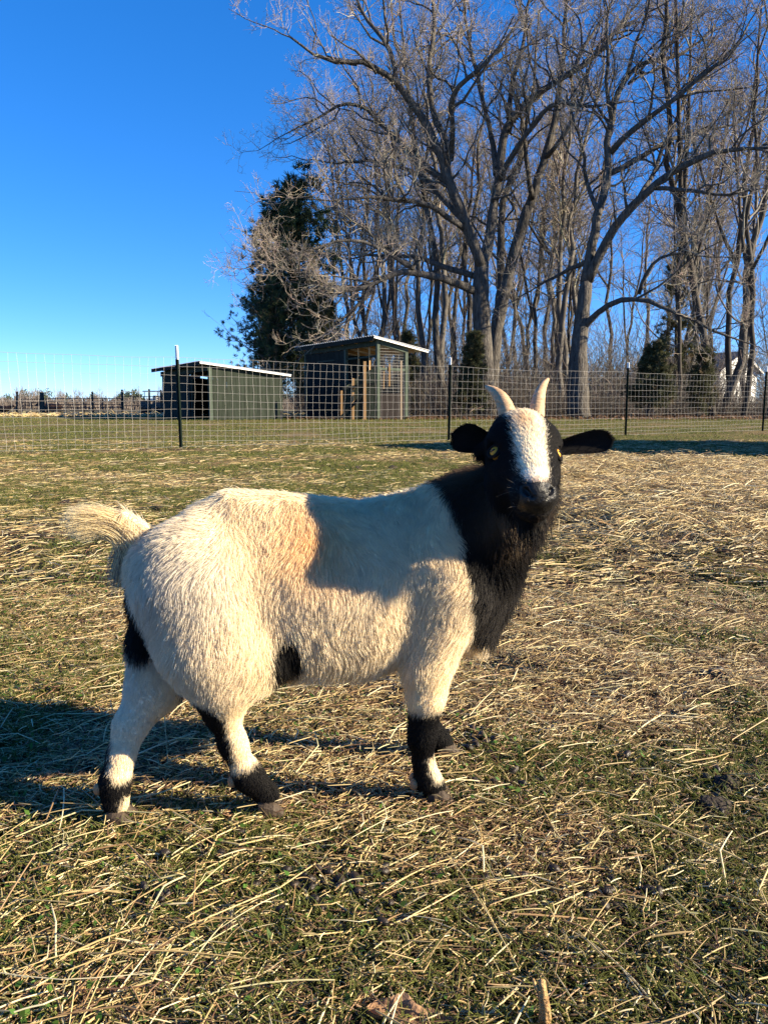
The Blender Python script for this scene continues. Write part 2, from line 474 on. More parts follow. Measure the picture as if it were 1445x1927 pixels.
M_pale = mat_plain('pale raw lumber', (.46, .345, .22), .75, noise=.2, scale=5, stretch=(8, 8, .7))
M_grey = mat_plain('grey weathered board', (.16, .145, .135), .85, noise=.35, scale=4, stretch=(6, 6, .6), bump=.25)
M_panel = mat_plain('brown grey panel', (.020, .017, .017), .9, spec=.1, noise=.3, scale=4, stretch=(6, 6, .6), bump=.25)
M_mesh = mat_plain('hardware cloth', (.25, .25, .24), .5, metal=.3)

class Bld:
    """a building in its own frame: a along the front (away to the left), b along the side wall (to the right), z up"""
    def __init__(s, name, corner, adir, label, cat):
        s.o, s.a, s.b = np.array(corner, float), None, None
        s.a = norm_rows(np.array([[adir[0], adir[1], 0.0]]))[0]; s.b = np.array([s.a[1], -s.a[0], 0.0])
        if s.b[0] < 0: s.b = -s.b
        s.z = np.array([0, 0, 1.0]); s.root = empty(name, tuple(s.o)); tag(s.root, label, cat)
    def p(s, a, b, z): return s.a * a + s.b * b + s.z * z
    def bar(s, name, p0, p1, w, t, mat, up=(0, 0, 1), parent=None):
        m = MB(); up = s.p(*up); m.bar(s.p(*p0), s.p(*p1), w, t, up=tuple(up)); return m.build(name, mat, parent or s.root)
    def box(s, name, c, d, mat, parent=None):
        m = MB(); m.box(s.p(*c), d, (s.a, s.b, s.z)); return m.build(name, mat, parent or s.root)
    def roof(s, a0, a1, b0, z0, b1, z1, pitch=.075, amp=.012, mat=None, name='roof'):
        """corrugated sheet, ribs running down the slope (along b)"""
        n = int((a1 - a0) / (pitch / 4)); V = []; F = []
        for lay in (0, 1):
            for i in range(n + 1):
                a = a0 + (a1 - a0) * i / n; w = amp * math.sin(2 * math.pi * (a - a0) / pitch) - lay * .004
                V += [s.p(a, b0, z0 + w), s.p(a, b1, z1 + w)]
        m2 = 2 * (n + 1)
        for i in range(n):
            F += [(2 * i, 2 * i + 1, 2 * i + 3, 2 * i + 2), (m2 + 2 * i + 2, m2 + 2 * i + 3, m2 + 2 * i + 1, m2 + 2 * i),
                  (2 * i + 2, m2 + 2 * i + 2, m2 + 2 * i, 2 * i), (2 * i + 1, m2 + 2 * i + 1, m2 + 2 * i + 3, 2 * i + 3)]
        F += [(0, m2, m2 + 1, 1), (2 * n, 2 * n + 1, m2 + 2 * n + 1, m2 + 2 * n)]
        return mesh_obj(name, V, F, mat or M_metal, s.root)

# --- low field shed: open dark front to the left, boarded side to the right
x0, y0 = at(395, 788, 24.0)[:2]
zg = float(hgt(x0, y0)); 
sh = Bld('field_shed', (x0, y0, zg), (-2.75, 4.6), 'low dark green lean-to shed with a sloping metal roof', 'shed')
A, B = 5.3, 2.45; H0 = at(395, 686, 24.0)[2] - zg; H1 = at(533, 705, 25.26)[2] - zg
def shz(b): return H0 + (H1 - H0) * b / B
n = 17
for i in range(n):                                            # right wall of upright planks
    b0, b1 = B * i / n + .004, B * (i + 1) / n - .004
    off = .004 * ((i * 7) % 3)
    V = [sh.p(a, b, z) for a in (-off, .022 - off) for b, z in ((b0, .02), (b1, .02), (b1, shz(b1) - .03), (b0, shz(b0) - .03))]
    mesh_obj('plank', V, [(3, 2, 1, 0), (4, 5, 6, 7), (0, 1, 5, 4), (1, 2, 6, 5), (2, 3, 7, 6), (3, 0, 4, 7)], M_green2, sh.root)
for i in range(12):                                           # back wall and far wall
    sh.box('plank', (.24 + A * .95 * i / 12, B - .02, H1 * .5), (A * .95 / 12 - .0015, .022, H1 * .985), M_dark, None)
V = [sh.p(a, b, z) for a in (A - .03, A) for b, z in ((.03, .02), (B - .04, .02), (B - .04, shz(B) - .06), (.03, shz(.03) - .06))]
mesh_obj('end_wall', V, [(3, 2, 1, 0), (4, 5, 6, 7), (0, 1, 5, 4), (1, 2, 6, 5), (2, 3, 7, 6), (3, 0, 4, 7)], M_green, sh.root)
for a in (.06, A * .34, A * .66, A - .05): sh.bar('post', (a, .05, 0), (a, .05, H0 - .06), .09, .09, M_green, up=(1, 0, 0))
for i in range(15):                                           # boarded part of the front at its far end
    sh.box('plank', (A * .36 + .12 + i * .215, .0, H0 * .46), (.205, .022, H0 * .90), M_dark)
sh.bar('header_board', (-.05, -.02, H0 - .10), (A + .05, -.02, H0 - .10), .03, .17, M_green)
sh.bar('rafter_board', (.9, .02, H0 - .34), (3.4, .02, H0 - .26), .03, .09, M_panel)
sh.bar('corner_trim', (-.035, .05, 0), (-.035, .05, H0 - .03), .10, .02, M_trim, up=(1, 0, 0))
sh.roof(-.16, A + .22, -.34, H0 + .09, B + .26, H1 + .0, pitch=.12, amp=.014)
sh.bar('fascia', (-.14, -.30, H0 + .045), (-.14, B + .24, H1 - .035), .025, .05, M_tip)
sh.bar('fascia', (-.12, -.31, H0 + .03), (A + .2, -.31, H0 + .03), .025, .12, M_dark)

# --- tall chicken coop with a wired run
x0, y0 = at(711, 789, 25.0)[:2]; zg = float(hgt(x0, y0))
cp_ = Bld('chicken_coop', (x0, y0, zg), (-2.79, 4.4), 'tall dark green chicken coop with a wired run and raw lumber posts', 'coop')
A, B = 5.1, 1.08; H0 = at(711, 639, 25.0)[2] - zg; H1 = H0 - .22
for a in (0, A * .40, A - .05): cp_.bar('post', (a, 0, 0), (a, 0, H0 - .02), .10, .10, M_trim, up=(1, 0, 0))
for a in (0, A - .05): cp_.bar('post', (a, B, 0), (a, B, H1 - .02), .11, .10, M_trim, up=(1, 0, 0))
cp_.bar('top_beam', (-.03, .04, H0 - .07), (-.03, B - .05, H1 - .07), .05, .15, M_trim)
cp_.bar('top_beam', (.05, -.03, H0 - .10), (A, -.03, H0 - .10), .05, .18, M_green)
cp_.bar('middle_rail', (-.02, .05, H0 * .64), (-.02, B - .05, H0 * .635), .05, .08, M_trim)
for k in range(8):                                            # solid hen house at the far end, of upright boards
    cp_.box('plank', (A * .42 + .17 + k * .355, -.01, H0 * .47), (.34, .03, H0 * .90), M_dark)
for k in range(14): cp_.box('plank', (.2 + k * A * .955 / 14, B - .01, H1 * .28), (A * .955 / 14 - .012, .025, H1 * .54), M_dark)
cp_.box('end_wall', (A - .02, B / 2, H1 * .47), (.03, B - .08, H1 * .93), M_dark)
cp_.box('partition_wall', (A * .41, B / 2, H1 * .47), (.03, B - .08, H1 * .93), M_dark)
cp_.bar('window_frame', (A * .55, -.035, H0 * .80), (A * .80, -.035, H0 * .80), .02, .05, M_green)
# the run: lumber frame behind the wire, raw posts of the ramp in front
for a in (.55, 1.25): cp_.bar('stud', (a, .03, H0 * .02), (a, .03, H0 - .1), .05, .04, M_lumber, up=(1, 0, 0))
cp_.bar('cross_rail', (.06, .03, H0 * .80), (A * .40, .03, H0 * .80), .04, .06, M_green)
cp_.bar('cross_rail', (.06, .03, H0 * .48), (A * .40, .03, H0 * .48), .04, .06, M_green)
for k in range(6): cp_.bar('rafter', (.25 + k * .95, -.25, H0 + .03), (.25 + k * .95, B + .5, H1 - .10), .045, .10, M_lumber)
m = MB()                                                      # hardware cloth of the run
for k in range(16):
    b = .06 + (B - .12) * k / 15
    m.bar(cp_.p(-.005, b, H0 * .04), cp_.p(-.005, b, H0 - .16 - .2 * b), .004, .004)
for k in range(26): m.bar(cp_.p(-.005, .05, .1 + k * .09), cp_.p(-.005, B - .05, .1 + k * .09), .004, .004)
w_ = m.build('run_wire', M_mesh, cp_.root); w_['kind'] = 'stuff'
for k in range(5): cp_.box('plank', (-.012, .14 + k * .205, H0 * .17), (.025, .195, H0 * .33), M_panel)
def lum(u0, v0, v1, y, w=.075, mat=M_lumber):
    p0 = at(u0, v1, y) - cp_.o; p1 = at(u0, v0, y) - cp_.o; p0[2] = min(p0[2], 0.0)
    m = MB(); m.bar(p0, p1, w, .045, up=(0, 1, 0)); m.build('lumber_post', mat, cp_.root)
lum(643, 735, 789, 24.9, .07); lum(664.5, 712, 789, 24.7, .075); lum(686.5, 680, 789, 24.5, .085)
lum(755, 679, 792, 24.6, .055, M_pale); 
for u, v0, v1, w, mt in ((733, 685, 727, .055, M_lumber), (722.5, 688, 732, .04, M_lumber)):
    p0 = at(u, v1, 25.15) - cp_.o; p1 = at(u, v0, 25.15) - cp_.o
    m = MB(); m.bar(p0, p1, w, .04, up=(0, 1, 0)); m.build('hanging_board', mt, cp_.root)
# ramp panels stepping up towards the door
for (ua, va, ub, vb_, hh, y) in ((645, 737, 664, 722, .85, 24.95), (666, 716, 686, 698, 1.15, 24.8), (688, 700, 708, 690, 1.5, 24.75)):
    pa, pb = at(ua, va, y) - cp_.o, at(ub, vb_, y) - cp_.o
    V = [pa, pb, np.array([pb[0], pb[1], .05]), np.array([pa[0], pa[1], .05])]
    V = V + [q + np.array([0, .03, 0]) for q in V]
    mesh_obj('ramp_panel', V, [(0, 1, 2, 3), (7, 6, 5, 4), (0, 4, 5, 1), (1, 5, 6, 2), (2, 6, 7, 3), (3, 7, 4, 0)], M_green2, cp_.root)
pa, pb = at(645, 731, 24.6) - cp_.o, at(707, 722, 24.6) - cp_.o
m = MB(); m.bar(pa, pb, .03, .09); m.build('hand_rail', M_dark, cp_.root)
pa, pb = at(641, 786, 24.6) - cp_.o, at(690, 735, 24.6) - cp_.o
m = MB(); m.bar(pa, pb, .03, .09); m.build('ramp_stringer', M_dark, cp_.root)
cp_.roof(-.22, A + .35, -.30, H0 + .10, B + .80, H1 - .06, pitch=.16, amp=.022)
cp_.bar('fascia', (-.20, -.26, H0 + .05), (-.20, B + .75, H1 - .11), .02, .045, M_tip)
cp_.bar('fascia', (-.15, -.275, H0 + .02), (A + .3, -.275, H0 + .02), .02, .15, M_dark)

# --- white house half hidden by the wood
hx, hy = at(1390, 700, 80)[:2]; zg = float(hgt(hx, hy))
hs = empty('white_house', (hx, hy, zg), R(32)); tag(hs, 'white gabled house half hidden behind the bare trees', 'house')
M_wht = mat_plain('white siding', (.78, .78, .76), .6, noise=.06, scale=3); M_shing = mat_plain('grey shingles', (.16, .15, .145), .9, noise=.35, scale=4)
M_glass = mat_plain('window glass', (.03, .035, .04), .1)
hw2, he = 3.1, at(1390, 698, 80)[2] - zg; hp = at(1390, 664, 80)[2] - zg
m = MB(); V = [(-hw2, 0, 0), (hw2, 0, 0), (hw2, 0, he), (0, 0, hp), (-hw2, 0, he)]
V += [(x_, 9, z_) for x_, y_, z_ in V]
m.add(V, [(0, 1, 2, 3, 4), (9, 8, 7, 6, 5), (0, 5, 6, 1), (1, 6, 7, 2), (4, 9, 5, 0)]); m.build('wall', M_wht, hs)
for sg in (-1, 1):
    m = MB(); dx = hw2 + .45; sl = (hp - he) / hw2
    V = [(sg * .0, -.4, hp + .16), (sg * dx, -.4, hp + .16 - sl * dx), (sg * dx, 9.3, hp + .16 - sl * dx), (sg * .0, 9.3, hp + .16)]
    V += [(x_, y_, z_ - .12) for x_, y_, z_ in V]
    m.add(V, [(0, 1, 2, 3), (7, 6, 5, 4), (0, 4, 5, 1), (1, 5, 6, 2), (2, 6, 7, 3)]); r_o = m.build('roof', M_shing, hs)
    m = MB(); m.bar((0, -.43, hp + .06), (sg * dx, -.43, hp + .06 - sl * dx), .05, .22); m.build('fascia', M_wht, r_o)
for x_ in (-1.5, 1.5):
    m = MB(); m.box((x_, -.02, he * .55), (1.05, .05, 1.5)); w_ = m.build('window', M_wht, hs)
    m = MB(); m.box((x_, -.055, he * .55), (.85, .02, 1.3)); m.build('pane', M_glass, w_)

# --- stand-in gabled shed added unseen, right of frame, to cast the long paddock shadow
bx, by = 6.9, 8.0; zg = 0.0
bn = empty('shadow_caster_shed', (bx, by, zg)); tag(bn, 'unseen stand-in board shed added to throw the long shadow on the grass', 'shed')
bw, bl, be, bpk = 3.5, 3.6, 2.25, 2.95
for i in range(18):
    y_ = bw * (i + .5) / 18; zt = be + (bpk - be) * (1 - abs(y_ - bw / 2) / (bw / 2))
    for x_ in (0, bl):
        m = MB(); m.box((x_, y_, zt / 2), (.025, bw / 18 - .008, zt - .02)); m.build('plank', M_grey, bn)
m = MB(); m.box((bl / 2, bw, be / 2), (bl - .03, .03, be)); m.build('wall', M_grey, bn)
for sg in (-1, 1):
    m = MB(); yk = bw / 2; V = [(-.3, yk, bpk + .06), (bl + .3, yk, bpk + .06), (bl + .3, yk + sg * (yk + .35), be - .10), (-.3, yk + sg * (yk + .35), be - .10)]
    V += [(a, b_, c_ - .03) for a, b_, c_ in V]; m.add(V, [(0, 1, 2, 3), (7, 6, 5, 4), (0, 4, 5, 1), (1, 5, 6, 2), (2, 6, 7, 3), (3, 7, 4, 0)]); m.build('roof', M_metal, bn)

# ================================================================ FAR LEFT: corral, cattle, utility cart
M_old = mat_plain('old wood post', (.075, .058, .045), .9, noise=.4, scale=6, stretch=(3, 3, .5))
M_rust = mat_plain('dark gate tube', (.050, .045, .042), .6, noise=.4, scale=9)
YG = 40.0
def gpt(u, v, y=YG): return at(u, v, y)
gz0 = float(hgt(-16, YG))
posts_ = ((31, 737, .11, 'thin leaning wooden post at the far left of the corral'), (79, 737, .24, 'thick square wooden gate post of the corral'), (174, 737, .10, 'thin wooden corral post in the middle of the long gate'),
          (230, 733, .12, 'wooden corral post at the right end of the long gate'), (281, 732, .10, 'wooden corral post behind the utility cart'), (303, 734, .10, 'wooden corral post next to the low shed'))
for u, vt, w, lb in posts_:
    p1 = gpt(u, vt); z0 = float(hgt(p1[0], YG)) - .1
    m = MB(); ln = -.05 if u == 31 else .0
    m.tube([(ln, 0, 0), (0, 0, (p1[2] - z0) * .5), (-ln, 0, p1[2] - z0)], [w / 2, w / 2 * .97, w / 2 * .9], 8)
    tag(m.build('corral_post', M_old, None, loc=(p1[0], YG, z0)), lb, 'post', 'wooden posts of the far corral')
def gate(u0, u1, v0, v1, nr, lb):
    a, b_ = gpt(u0, v0, YG - .15), gpt(u1, v0, YG - .15); z1 = gpt(u0, v1, YG - .15)[2]
    root = empty('tube_gate', ((a[0] + b_[0]) / 2, YG - .15, z1)); tag(root, lb, 'gate', 'tube gates of the far corral')
    o = np.array(root.location); r_ = .022
    for k in range(nr):
        z = a[2] + (z1 - a[2]) * k / (nr - 1); m = MB(); m.tube(np.array([(a[0], a[1], z), (b_[0], a[1], z)]) - o, r_, 6); m.build('rail', M_rust, root)
    for t in np.linspace(0, 1, 5 if u1 - u0 > 60 else 2):
        x_ = a[0] + (b_[0] - a[0]) * t; m = MB(); m.tube(np.array([(x_, a[1] + .045, z1 - .01), (x_, a[1] + .045, a[2] + .01)]) - o, r_, 6); m.build('upright', M_rust, root)
gate(41, 74, 751, 776, 5, 'short dark tube gate left of the thick gate post')
gate(87, 228, 750, 778, 6, 'long dark tube gate between the thick post and the shed')
gate(233, 308, 746, 772, 4, 'dark tube rail panel running behind the low shed')
M_cow = mat_plain('dark cattle hide', (.045, .024, .016), .8, noise=.4, scale=5)
def cow(u, v, y, L, flip, lb):
    c = at(u, v, y); zb = float(hgt(c[0], y)); root_loc = (c[0], y, zb)
    bm_ = bpy.data.metaballs.new('cow_meta'); ob = bpy.data.objects.new('cow_meta', bm_); COL.objects.link(ob)
    bm_.resolution = .07; bm_.threshold = .35
    def e(x, y_, z, r, sx=1, sy=1, sz=1):
        el = bm_.elements.new(type='ELLIPSOID'); el.co = (x * flip, y_, z); el.radius = r; el.size_x, el.size_y, el.size_z = sx, sy, sz
    s_ = L / 1.6
    e(0, 0, .48 * s_, .62 * s_, 1.25, .62, .72); e(.55 * s_, 0, .62 * s_, .38 * s_, .9, .6, .8); e(-.5 * s_, 0, .5 * s_, .44 * s_, .8, .7, .85)
    e(.86 * s_, -.05, .74 * s_, .24 * s_, .9, .7, .7); e(1.02 * s_, -.07, .64 * s_, .17 * s_, .9, .7, .7)
    for a, b_ in ((.45, .22), (-.55, .24), (.35, -.26), (-.6, -.26)): e(a * s_, b_ * s_, .15 * s_, .22 * s_, 1.1, .6, .6)
    for sg in (-1, 1): e(.80 * s_, sg * .17 * s_, .86 * s_, .10 * s_, .5, 1, .6)
    dg = bpy.context.evaluated_depsgraph_get(); dg.update()
    me = bpy.data.meshes.new_from_object(ob.evaluated_get(dg)); me.name = 'cow'
    bpy.data.objects.remove(ob, do_unlink=True)
    me.materials.clear(); me.materials.append(M_cow)
    me.polygons.foreach_set('use_smooth', np.ones(len(me.polygons), dtype=bool))
    o = bpy.data.objects.new('cow', me); o.location = root_loc; link(o); tag(o, lb, 'cow', 'cattle lying behind the far gates')
cow(8, 772, 43, 1.0, 1, 'dark brown cow lying at the far left edge of the corral')
cow(98, 774, 43, 1.25, -1, 'reddish brown cow lying behind the long tube gate')
# utility cart
c = at(289, 770, 46); zb = float(hgt(c[0], 46)); ct = empty('utility_cart', (c[0], 46, zb)); tag(ct, 'small utility cart with a pale canopy parked by the far corral', 'cart')
M_cart = mat_plain('cart body paint', (.05, .055, .06), .5); M_can = mat_plain('cart canopy', (.72, .70, .62), .6); M_tyre = mat_plain('tyre rubber', (.015, .015, .015), .9)
m = MB(); m.box((0, 0, .45), (1.3, .9, .28)); m.box((-.48, 0, .66), (.32, .84, .16)); m.box((.35, 0, .64), (.5, .8, .12)); m.build('body', M_cart, ct)
m = MB(); m.box((.0, 0, .80), (.35, .7, .14)); m.box((.16, 0, .95), (.07, .7, .26)); m.build('seat', M_can, ct)
m = MB(); m.box((.05, 0, 1.32), (1.0, .95, .06)); m.build('canopy', M_can, ct)
for sx in (-.38, .45):
    for sy in (-.4, .4):
        m = MB(); m.tube([(sx, sy, .58), (sx * .95, sy, 1.29)], .02, 6); m.build('canopy_pole', M_cart, ct)
for sx in (-.45, .42):
    for sy in (-.46, .46):
        m = MB(); m.tube([(sx, sy - .08, .2), (sx, sy + .08, .2)], .2, 14); m.build('wheel', M_tyre, ct)
# ================================================================ TREES
M_bark = mat_plain('grey bark', (.115, .104, .092), .9, col2=(.024, .020, .017), scale=4.5, stretch=(2.6, 2.6, .6), bump=1.0, bscale=9, bdist=.07)
M_twig = mat_attr('bare twigs', rough=.75, spec=.2)

def subdiv(p, r, k):
    """resample a hand-laid limb to k points along a smooth curve"""
    p = np.array(p, float); r = np.array(r, float)
    d = np.r_[0, np.cumsum(np.linalg.norm(np.diff(p, axis=0), axis=1))]; t = np.linspace(0, d[-1], k)
    q = np.stack([np.interp(t, d, p[:, i]) for i in range(3)], 1)
    for _ in range(2): q[1:-1] = .25 * q[:-2] + .5 * q[1:-1] + .25 * q[2:]
    return q, np.interp(t, d, r)

def children(par_p, par_r, n_each, L, r0, rg, K=6, ang=(.5, 1.1), t0=.25, up=.25, crook=.22, rmin=.004, L_by_t=.5, rf=.6):
    """side branches for every branch in par_p (n, k, 3); n_each children apiece"""
    n, k = par_p.shape[:2]
    idx = np.repeat(np.arange(n), n_each) if np.isscalar(n_each) else np.repeat(np.arange(n), n_each)
    m = len(idx)
    t = t0 + (1 - t0) * rg.random(m) ** .85; t = np.clip(t, 0, .995)
    f = t * (k - 1); i0 = f.astype(int); w = (f - i0)[:, None]
    i1 = np.minimum(i0 + 1, k - 1)
    P = par_p[idx, i0] * (1 - w) + par_p[idx, i1] * w
    Rr = par_r[idx, i0] * (1 - w[:, 0]) + par_r[idx, i1] * w[:, 0]
    T = norm_rows(par_p[idx, i1] - par_p[idx, np.maximum(i1 - 1, 0)] + 1e-9)
    rd = rg.normal(0, 1, (m, 3)); rd = norm_rows(rd - T * np.sum(rd * T, 1)[:, None])
    a = rg.uniform(*ang, m)[:, None]
    D = norm_rows(T * np.cos(a) + rd * np.sin(a) + np.array([0, 0, up]))
    LL = L * rg.uniform(.45, 1.25, m) * (1 - L_by_t * t)
    rr0 = np.clip(np.minimum(Rr * rf, r0 * rg.uniform(.7, 1.2, m)), rmin, None)
    pts = np.empty((m, K, 3)); pts[:, 0] = P
    for j in range(1, K):
        D = norm_rows(D + rg.normal(0, crook, (m, 3)) + np.array([0, 0, up * .25]))
        pts[:, j] = pts[:, j - 1] + D * (LL / (K - 1))[:, None]
    rr = rr0[:, None] * np.linspace(1, .35, K)[None]
    return pts, np.maximum(rr, rmin * .7)

def twig_col(n, rg, tint=(.20, .165, .13)):
    return np.array(tint) * rg.uniform(.6, 1.5, (n, 1)) * (1 + rg.normal(0, .05, (n, 3)))

def tubes_mesh(P, Rr, n=5):
    """many branches (m, k, 3) as one tube mesh, vectorised"""
    m, k = P.shape[:2]
    T = np.gradient(P, axis=1); T = norm_rows(T)
    a = np.where(np.abs(T[..., 2:3]) < .8, np.array([0, 0, 1.0]), np.array([1.0, 0, 0]))
    u = norm_rows(np.cross(T, a)); v = np.cross(T, u)
    q = 2 * np.pi * np.arange(n) / n
    V = P[:, :, None] + Rr[:, :, None, None] * (np.cos(q)[None, None, :, None] * u[:, :, None] + np.sin(q)[None, None, :, None] * v[:, :, None])
    base = (np.arange(m) * k * n)[:, None, None] + (np.arange(k - 1) * n)[None, :, None] + np.arange(n)[None, None]
    nx = (np.arange(m) * k * n)[:, None, None] + (np.arange(k - 1) * n)[None, :, None] + ((np.arange(n) + 1) % n)[None, None]
    F = np.stack([base, nx, nx + n, base + n], -1).reshape(-1, 4)
    return V.reshape(-1, 3), F

def mesh_np(name, V, F, mat, smooth=True):
    me = bpy.data.meshes.new(name)
    me.vertices.add(len(V)); me.vertices.foreach_set('co', np.ascontiguousarray(V, np.float32).ravel())
    me.loops.add(F.size); me.loops.foreach_set('vertex_index', F.ravel().astype(np.int32))
    me.polygons.add(len(F)); me.polygons.foreach_set('loop_start', (np.arange(len(F)) * F.shape[1]).astype(np.int32))
    me.polygons.foreach_set('use_smooth', np.ones(len(F), dtype=bool))
    me.update(calc_edges=True); me.materials.append(mat)
    return me

def big_tree(name, label, Y, limbs, seed, base, dens=1.0, twig_tint=(.255, .215, .17)):
    """limbs: (part name, [(u, v, radius in photograph pixels, depth offset)...])"""
    rg = np.random.default_rng(seed); px = Y / 1450.0
    root = empty(name, base); tag(root, label, 'tree', 'large bare trees behind the fence'); o = np.array(base)
    LP, LR, TP, TR = [], [], [], []
    for nm, pts in limbs:
        p = [at(u, v, Y + dy) for u, v, r, dy in pts]; r = [q[2] * px * .76 for q in pts]
        k = max(8, int(2.2 * sum(np.linalg.norm(np.diff(np.array(p), axis=0), axis=1))))
        p, r = subdiv(p, r, k)
        if nm != 'trunk':
            L_ = np.linalg.norm(p[-1] - p[0]); j = np.cumsum(rg.normal(0, .035, p.shape), axis=0); j -= np.linspace(0, 1, k)[:, None] * j[-1]; p = p + j * min(1, L_ / 3)
        r = r * (1 + .05 * rg.normal(0, 1, k))
        m = MB(); m.tube(p - o, r, 12); ob = m.build(nm, M_bark, root, True)
        q, s = subdiv(p, r, 14)
        LP.append(q); LR.append(s)
        if nm == 'trunk': LP.pop(); LR.pop()
    LP = np.array(LP); LR = np.array(LR)
    lens = np.linalg.norm(np.diff(LP, axis=1), axis=2).sum(1)
    LR = LR * .95
    n1 = np.maximum(3, (lens * 1.7 * dens)).astype(int)
    p1, r1 = children(LP, LR, n1, 3.4, .055, rg, K=8, t0=.18, up=.30, crook=.26, rmin=.012, L_by_t=.35)
    # limb tips run on as branches
    tp = LP[:, -1]; td = norm_rows(LP[:, -1] - LP[:, -3])
    ext = np.stack([tp + td * t * 2.2 + rg.normal(0, .12 * t + .001, tp.shape) for t in np.linspace(0, 1, 8)], 1); er = LR[:, -1:] * np.linspace(1, .3, 8)[None]
    p1 = np.concatenate([p1, ext]); r1 = np.concatenate([r1, np.maximum(er, .008)])
    p2, r2 = children(p1, r1, 7, 1.6, .022, rg, K=6, t0=.15, up=.22, crook=.28, rmin=.0075)
    p3, r3 = children(p2, r2, 4, .80, .009, rg, K=5, t0=.15, up=.18, crook=.30, rmin=.0060)
    p4, r4 = children(p3, r3, 3, .42, .005, rg, K=3, t0=.2, up=.15, crook=.30, rmin=.0042)
    V, F = tubes_mesh(p1 - o, r1, 6)
    ob = bpy.data.objects.new('branches', mesh_np('branches', V, F, M_bark)); link(ob, root); ob['kind'] = 'stuff'
    tw = empty_part = None
    for i, (p, r) in enumerate(((p2, r2), (p3, r3), (p4, r4))):
        c = curves_obj('twigs', p - o, r, M_twig, twig_col(len(p), rg, twig_tint), root); c['kind'] = 'stuff'
    return root

def px_at(u, v, Y): p = at(u, v, Y); return (p[0], Y, float(hgt(p[0], Y)))
OAK = [
 ('trunk', [(916, 790, 27, 0), (912, 720, 24, 0), (908, 640, 21, 0), (903, 560, 20, 0), (906, 494, 18, 0)]),
 ('limb', [(906, 500, 15, 0), (893, 465, 14, -.1), (875, 427, 13, -.3), (850, 357, 11.5, -.5), (835, 329, 11, -.6), (805, 246, 9.5, -.8), (762, 186, 8, -1.2), (746, 159, 7, -1.4), (712, 136, 6.5, -1.7), (676, 120, 5.5, -2), (623, 125, 4.2, -2.2), (586, 103, 3, -2.4), (546, 70, 1.8, -2.5)]),
 ('limb', [(752, 168, 6, -1.3), (739, 100, 5.5, -1.2), (726, 63, 5, -1.0), (699, 43, 4.4, -.8), (679, 13, 3.6, -.6), (660, -30, 2.5, -.4)]),
 ('limb', [(848, 352, 8, -.5), (812, 326, 7.5, -.2), (766, 282, 6.5, .4), (726, 246, 5.6, .9), (693, 203, 5, 1.2), (669, 193, 4.4, 1.4), (629, 199, 3.4, 1.7), (600, 219, 2.8, 1.9), (580, 232, 2.4, 2.0), (543, 249, 1.4, 2.2)]),
 ('limb', [(842, 345, 9, -.5), (843, 276, 8, .3), (814, 205, 7.2, .6), (809, 140, 6.4, .8), (815, 83, 5.5, 1), (820, 33, 4.5, 1.2), (808, -30, 3, 1.4)]),
 ('limb', [(845, 300, 7, 0), (846, 252, 6.6, -.8), (839, 186, 6, -1.6), (846, 156, 5.5, -2), (872, 146, 5, -2.2), (899, 133, 4.4, -2.4), (915, 106, 3.8, -2.5), (960, 60, 2.6, -2.7), (985, 20, 1.6, -2.8)]),
 ('limb', [(904, 505, 14, 0), (917, 459, 12.5, .3), (930, 395, 11.5, .6), (933, 332, 10.5, .8), (945, 262, 9.5, 1), (962, 215, 9, 1), (1010, 168, 7.8, .8), (1074, 138, 7, .5), (1121, 101, 5.6, .3), (1158, 67, 4.2, 0), (1182, 25, 2.8, -.2)]),
 ('limb', [(934, 340, 8, .8), (960, 289, 6.8, .2), (983, 252, 6, -.4), (1017, 218, 5.4, -.9), (1030, 190, 4.6, -1.2), (1054, 188, 4.2, -1.5), (1111, 208, 3.4, -2), (1150, 195, 2, -2.3)]),
 ('limb', [(934, 330, 7.5, .8), (925, 262, 6.5, 1.6), (905, 190, 5.5, 2.2), (893, 120, 4.6, 2.6), (880, 60, 3.6, 3), (872, 0, 2.6, 3.2)]),
 ('limb', [(958, 222, 7, 1), (964, 150, 5.8, 1.6), (985, 90, 4.6, 2), (990, 30, 3.4, 2.4), (1005, -30, 2.2, 2.6)]),
 ('limb', [(1070, 140, 6, .5), (1090, 100, 5, .8), (1114, 60, 4, 1.2), (1150, 5, 2.6, 1.6)]),
 ('limb', [(898, 552, 10, 0), (870, 538, 9.4, -.5), (843, 529, 9, -1), (790, 516, 8, -1.8), (775, 508, 7.4, -2), (738, 526, 6.2, -2.5), (698, 545, 5, -2.9), (654, 558, 4, -3.2), (640, 545, 3.6, -3.3), (633, 530, 3.2, -3.4), (608, 526, 2.2, -3.5), (580, 535, 1.2, -3.5)]),
 ('limb', [(895, 520, 7.5, .2), (850, 512, 7, .7), (803, 492, 6, 1.3), (777, 481, 5.4, 1.6), (743, 489, 4.6, 2), (698, 473, 3.4, 2.3), (660, 480, 2, 2.4)]),
 ('limb', [(873, 425, 7, -.3), (840, 400, 6.5, -1), (806, 388, 5.8, -1.6), (759, 372, 5, -2.2), (720, 380, 4.2, -2.6), (670, 372, 3, -3), (620, 380, 2, -3.2), (570, 372, 1.2, -3.4)]),
 ('limb', [(868, 412, 7, -.3), (811, 347, 6, .6), (785, 324, 5.4, 1), (740, 318, 4.6, 1.4), (690, 300, 3.6, 1.8), (640, 312, 2.6, 2), (590, 300, 1.5, 2.2)]),
 ('limb', [(777, 508, 5, -2), (735, 490, 4.2, -2.6), (690, 450, 3.6, -3), (640, 440, 2.6, -3.4), (585, 470, 1.8, -3.6), (520, 490, 1.1, -3.8)]),
 ('limb', [(700, 545, 4, -2.9), (660, 590, 3, -3.2), (625, 620, 2.2, -3.4), (590, 650, 1.2, -3.6)]),
]
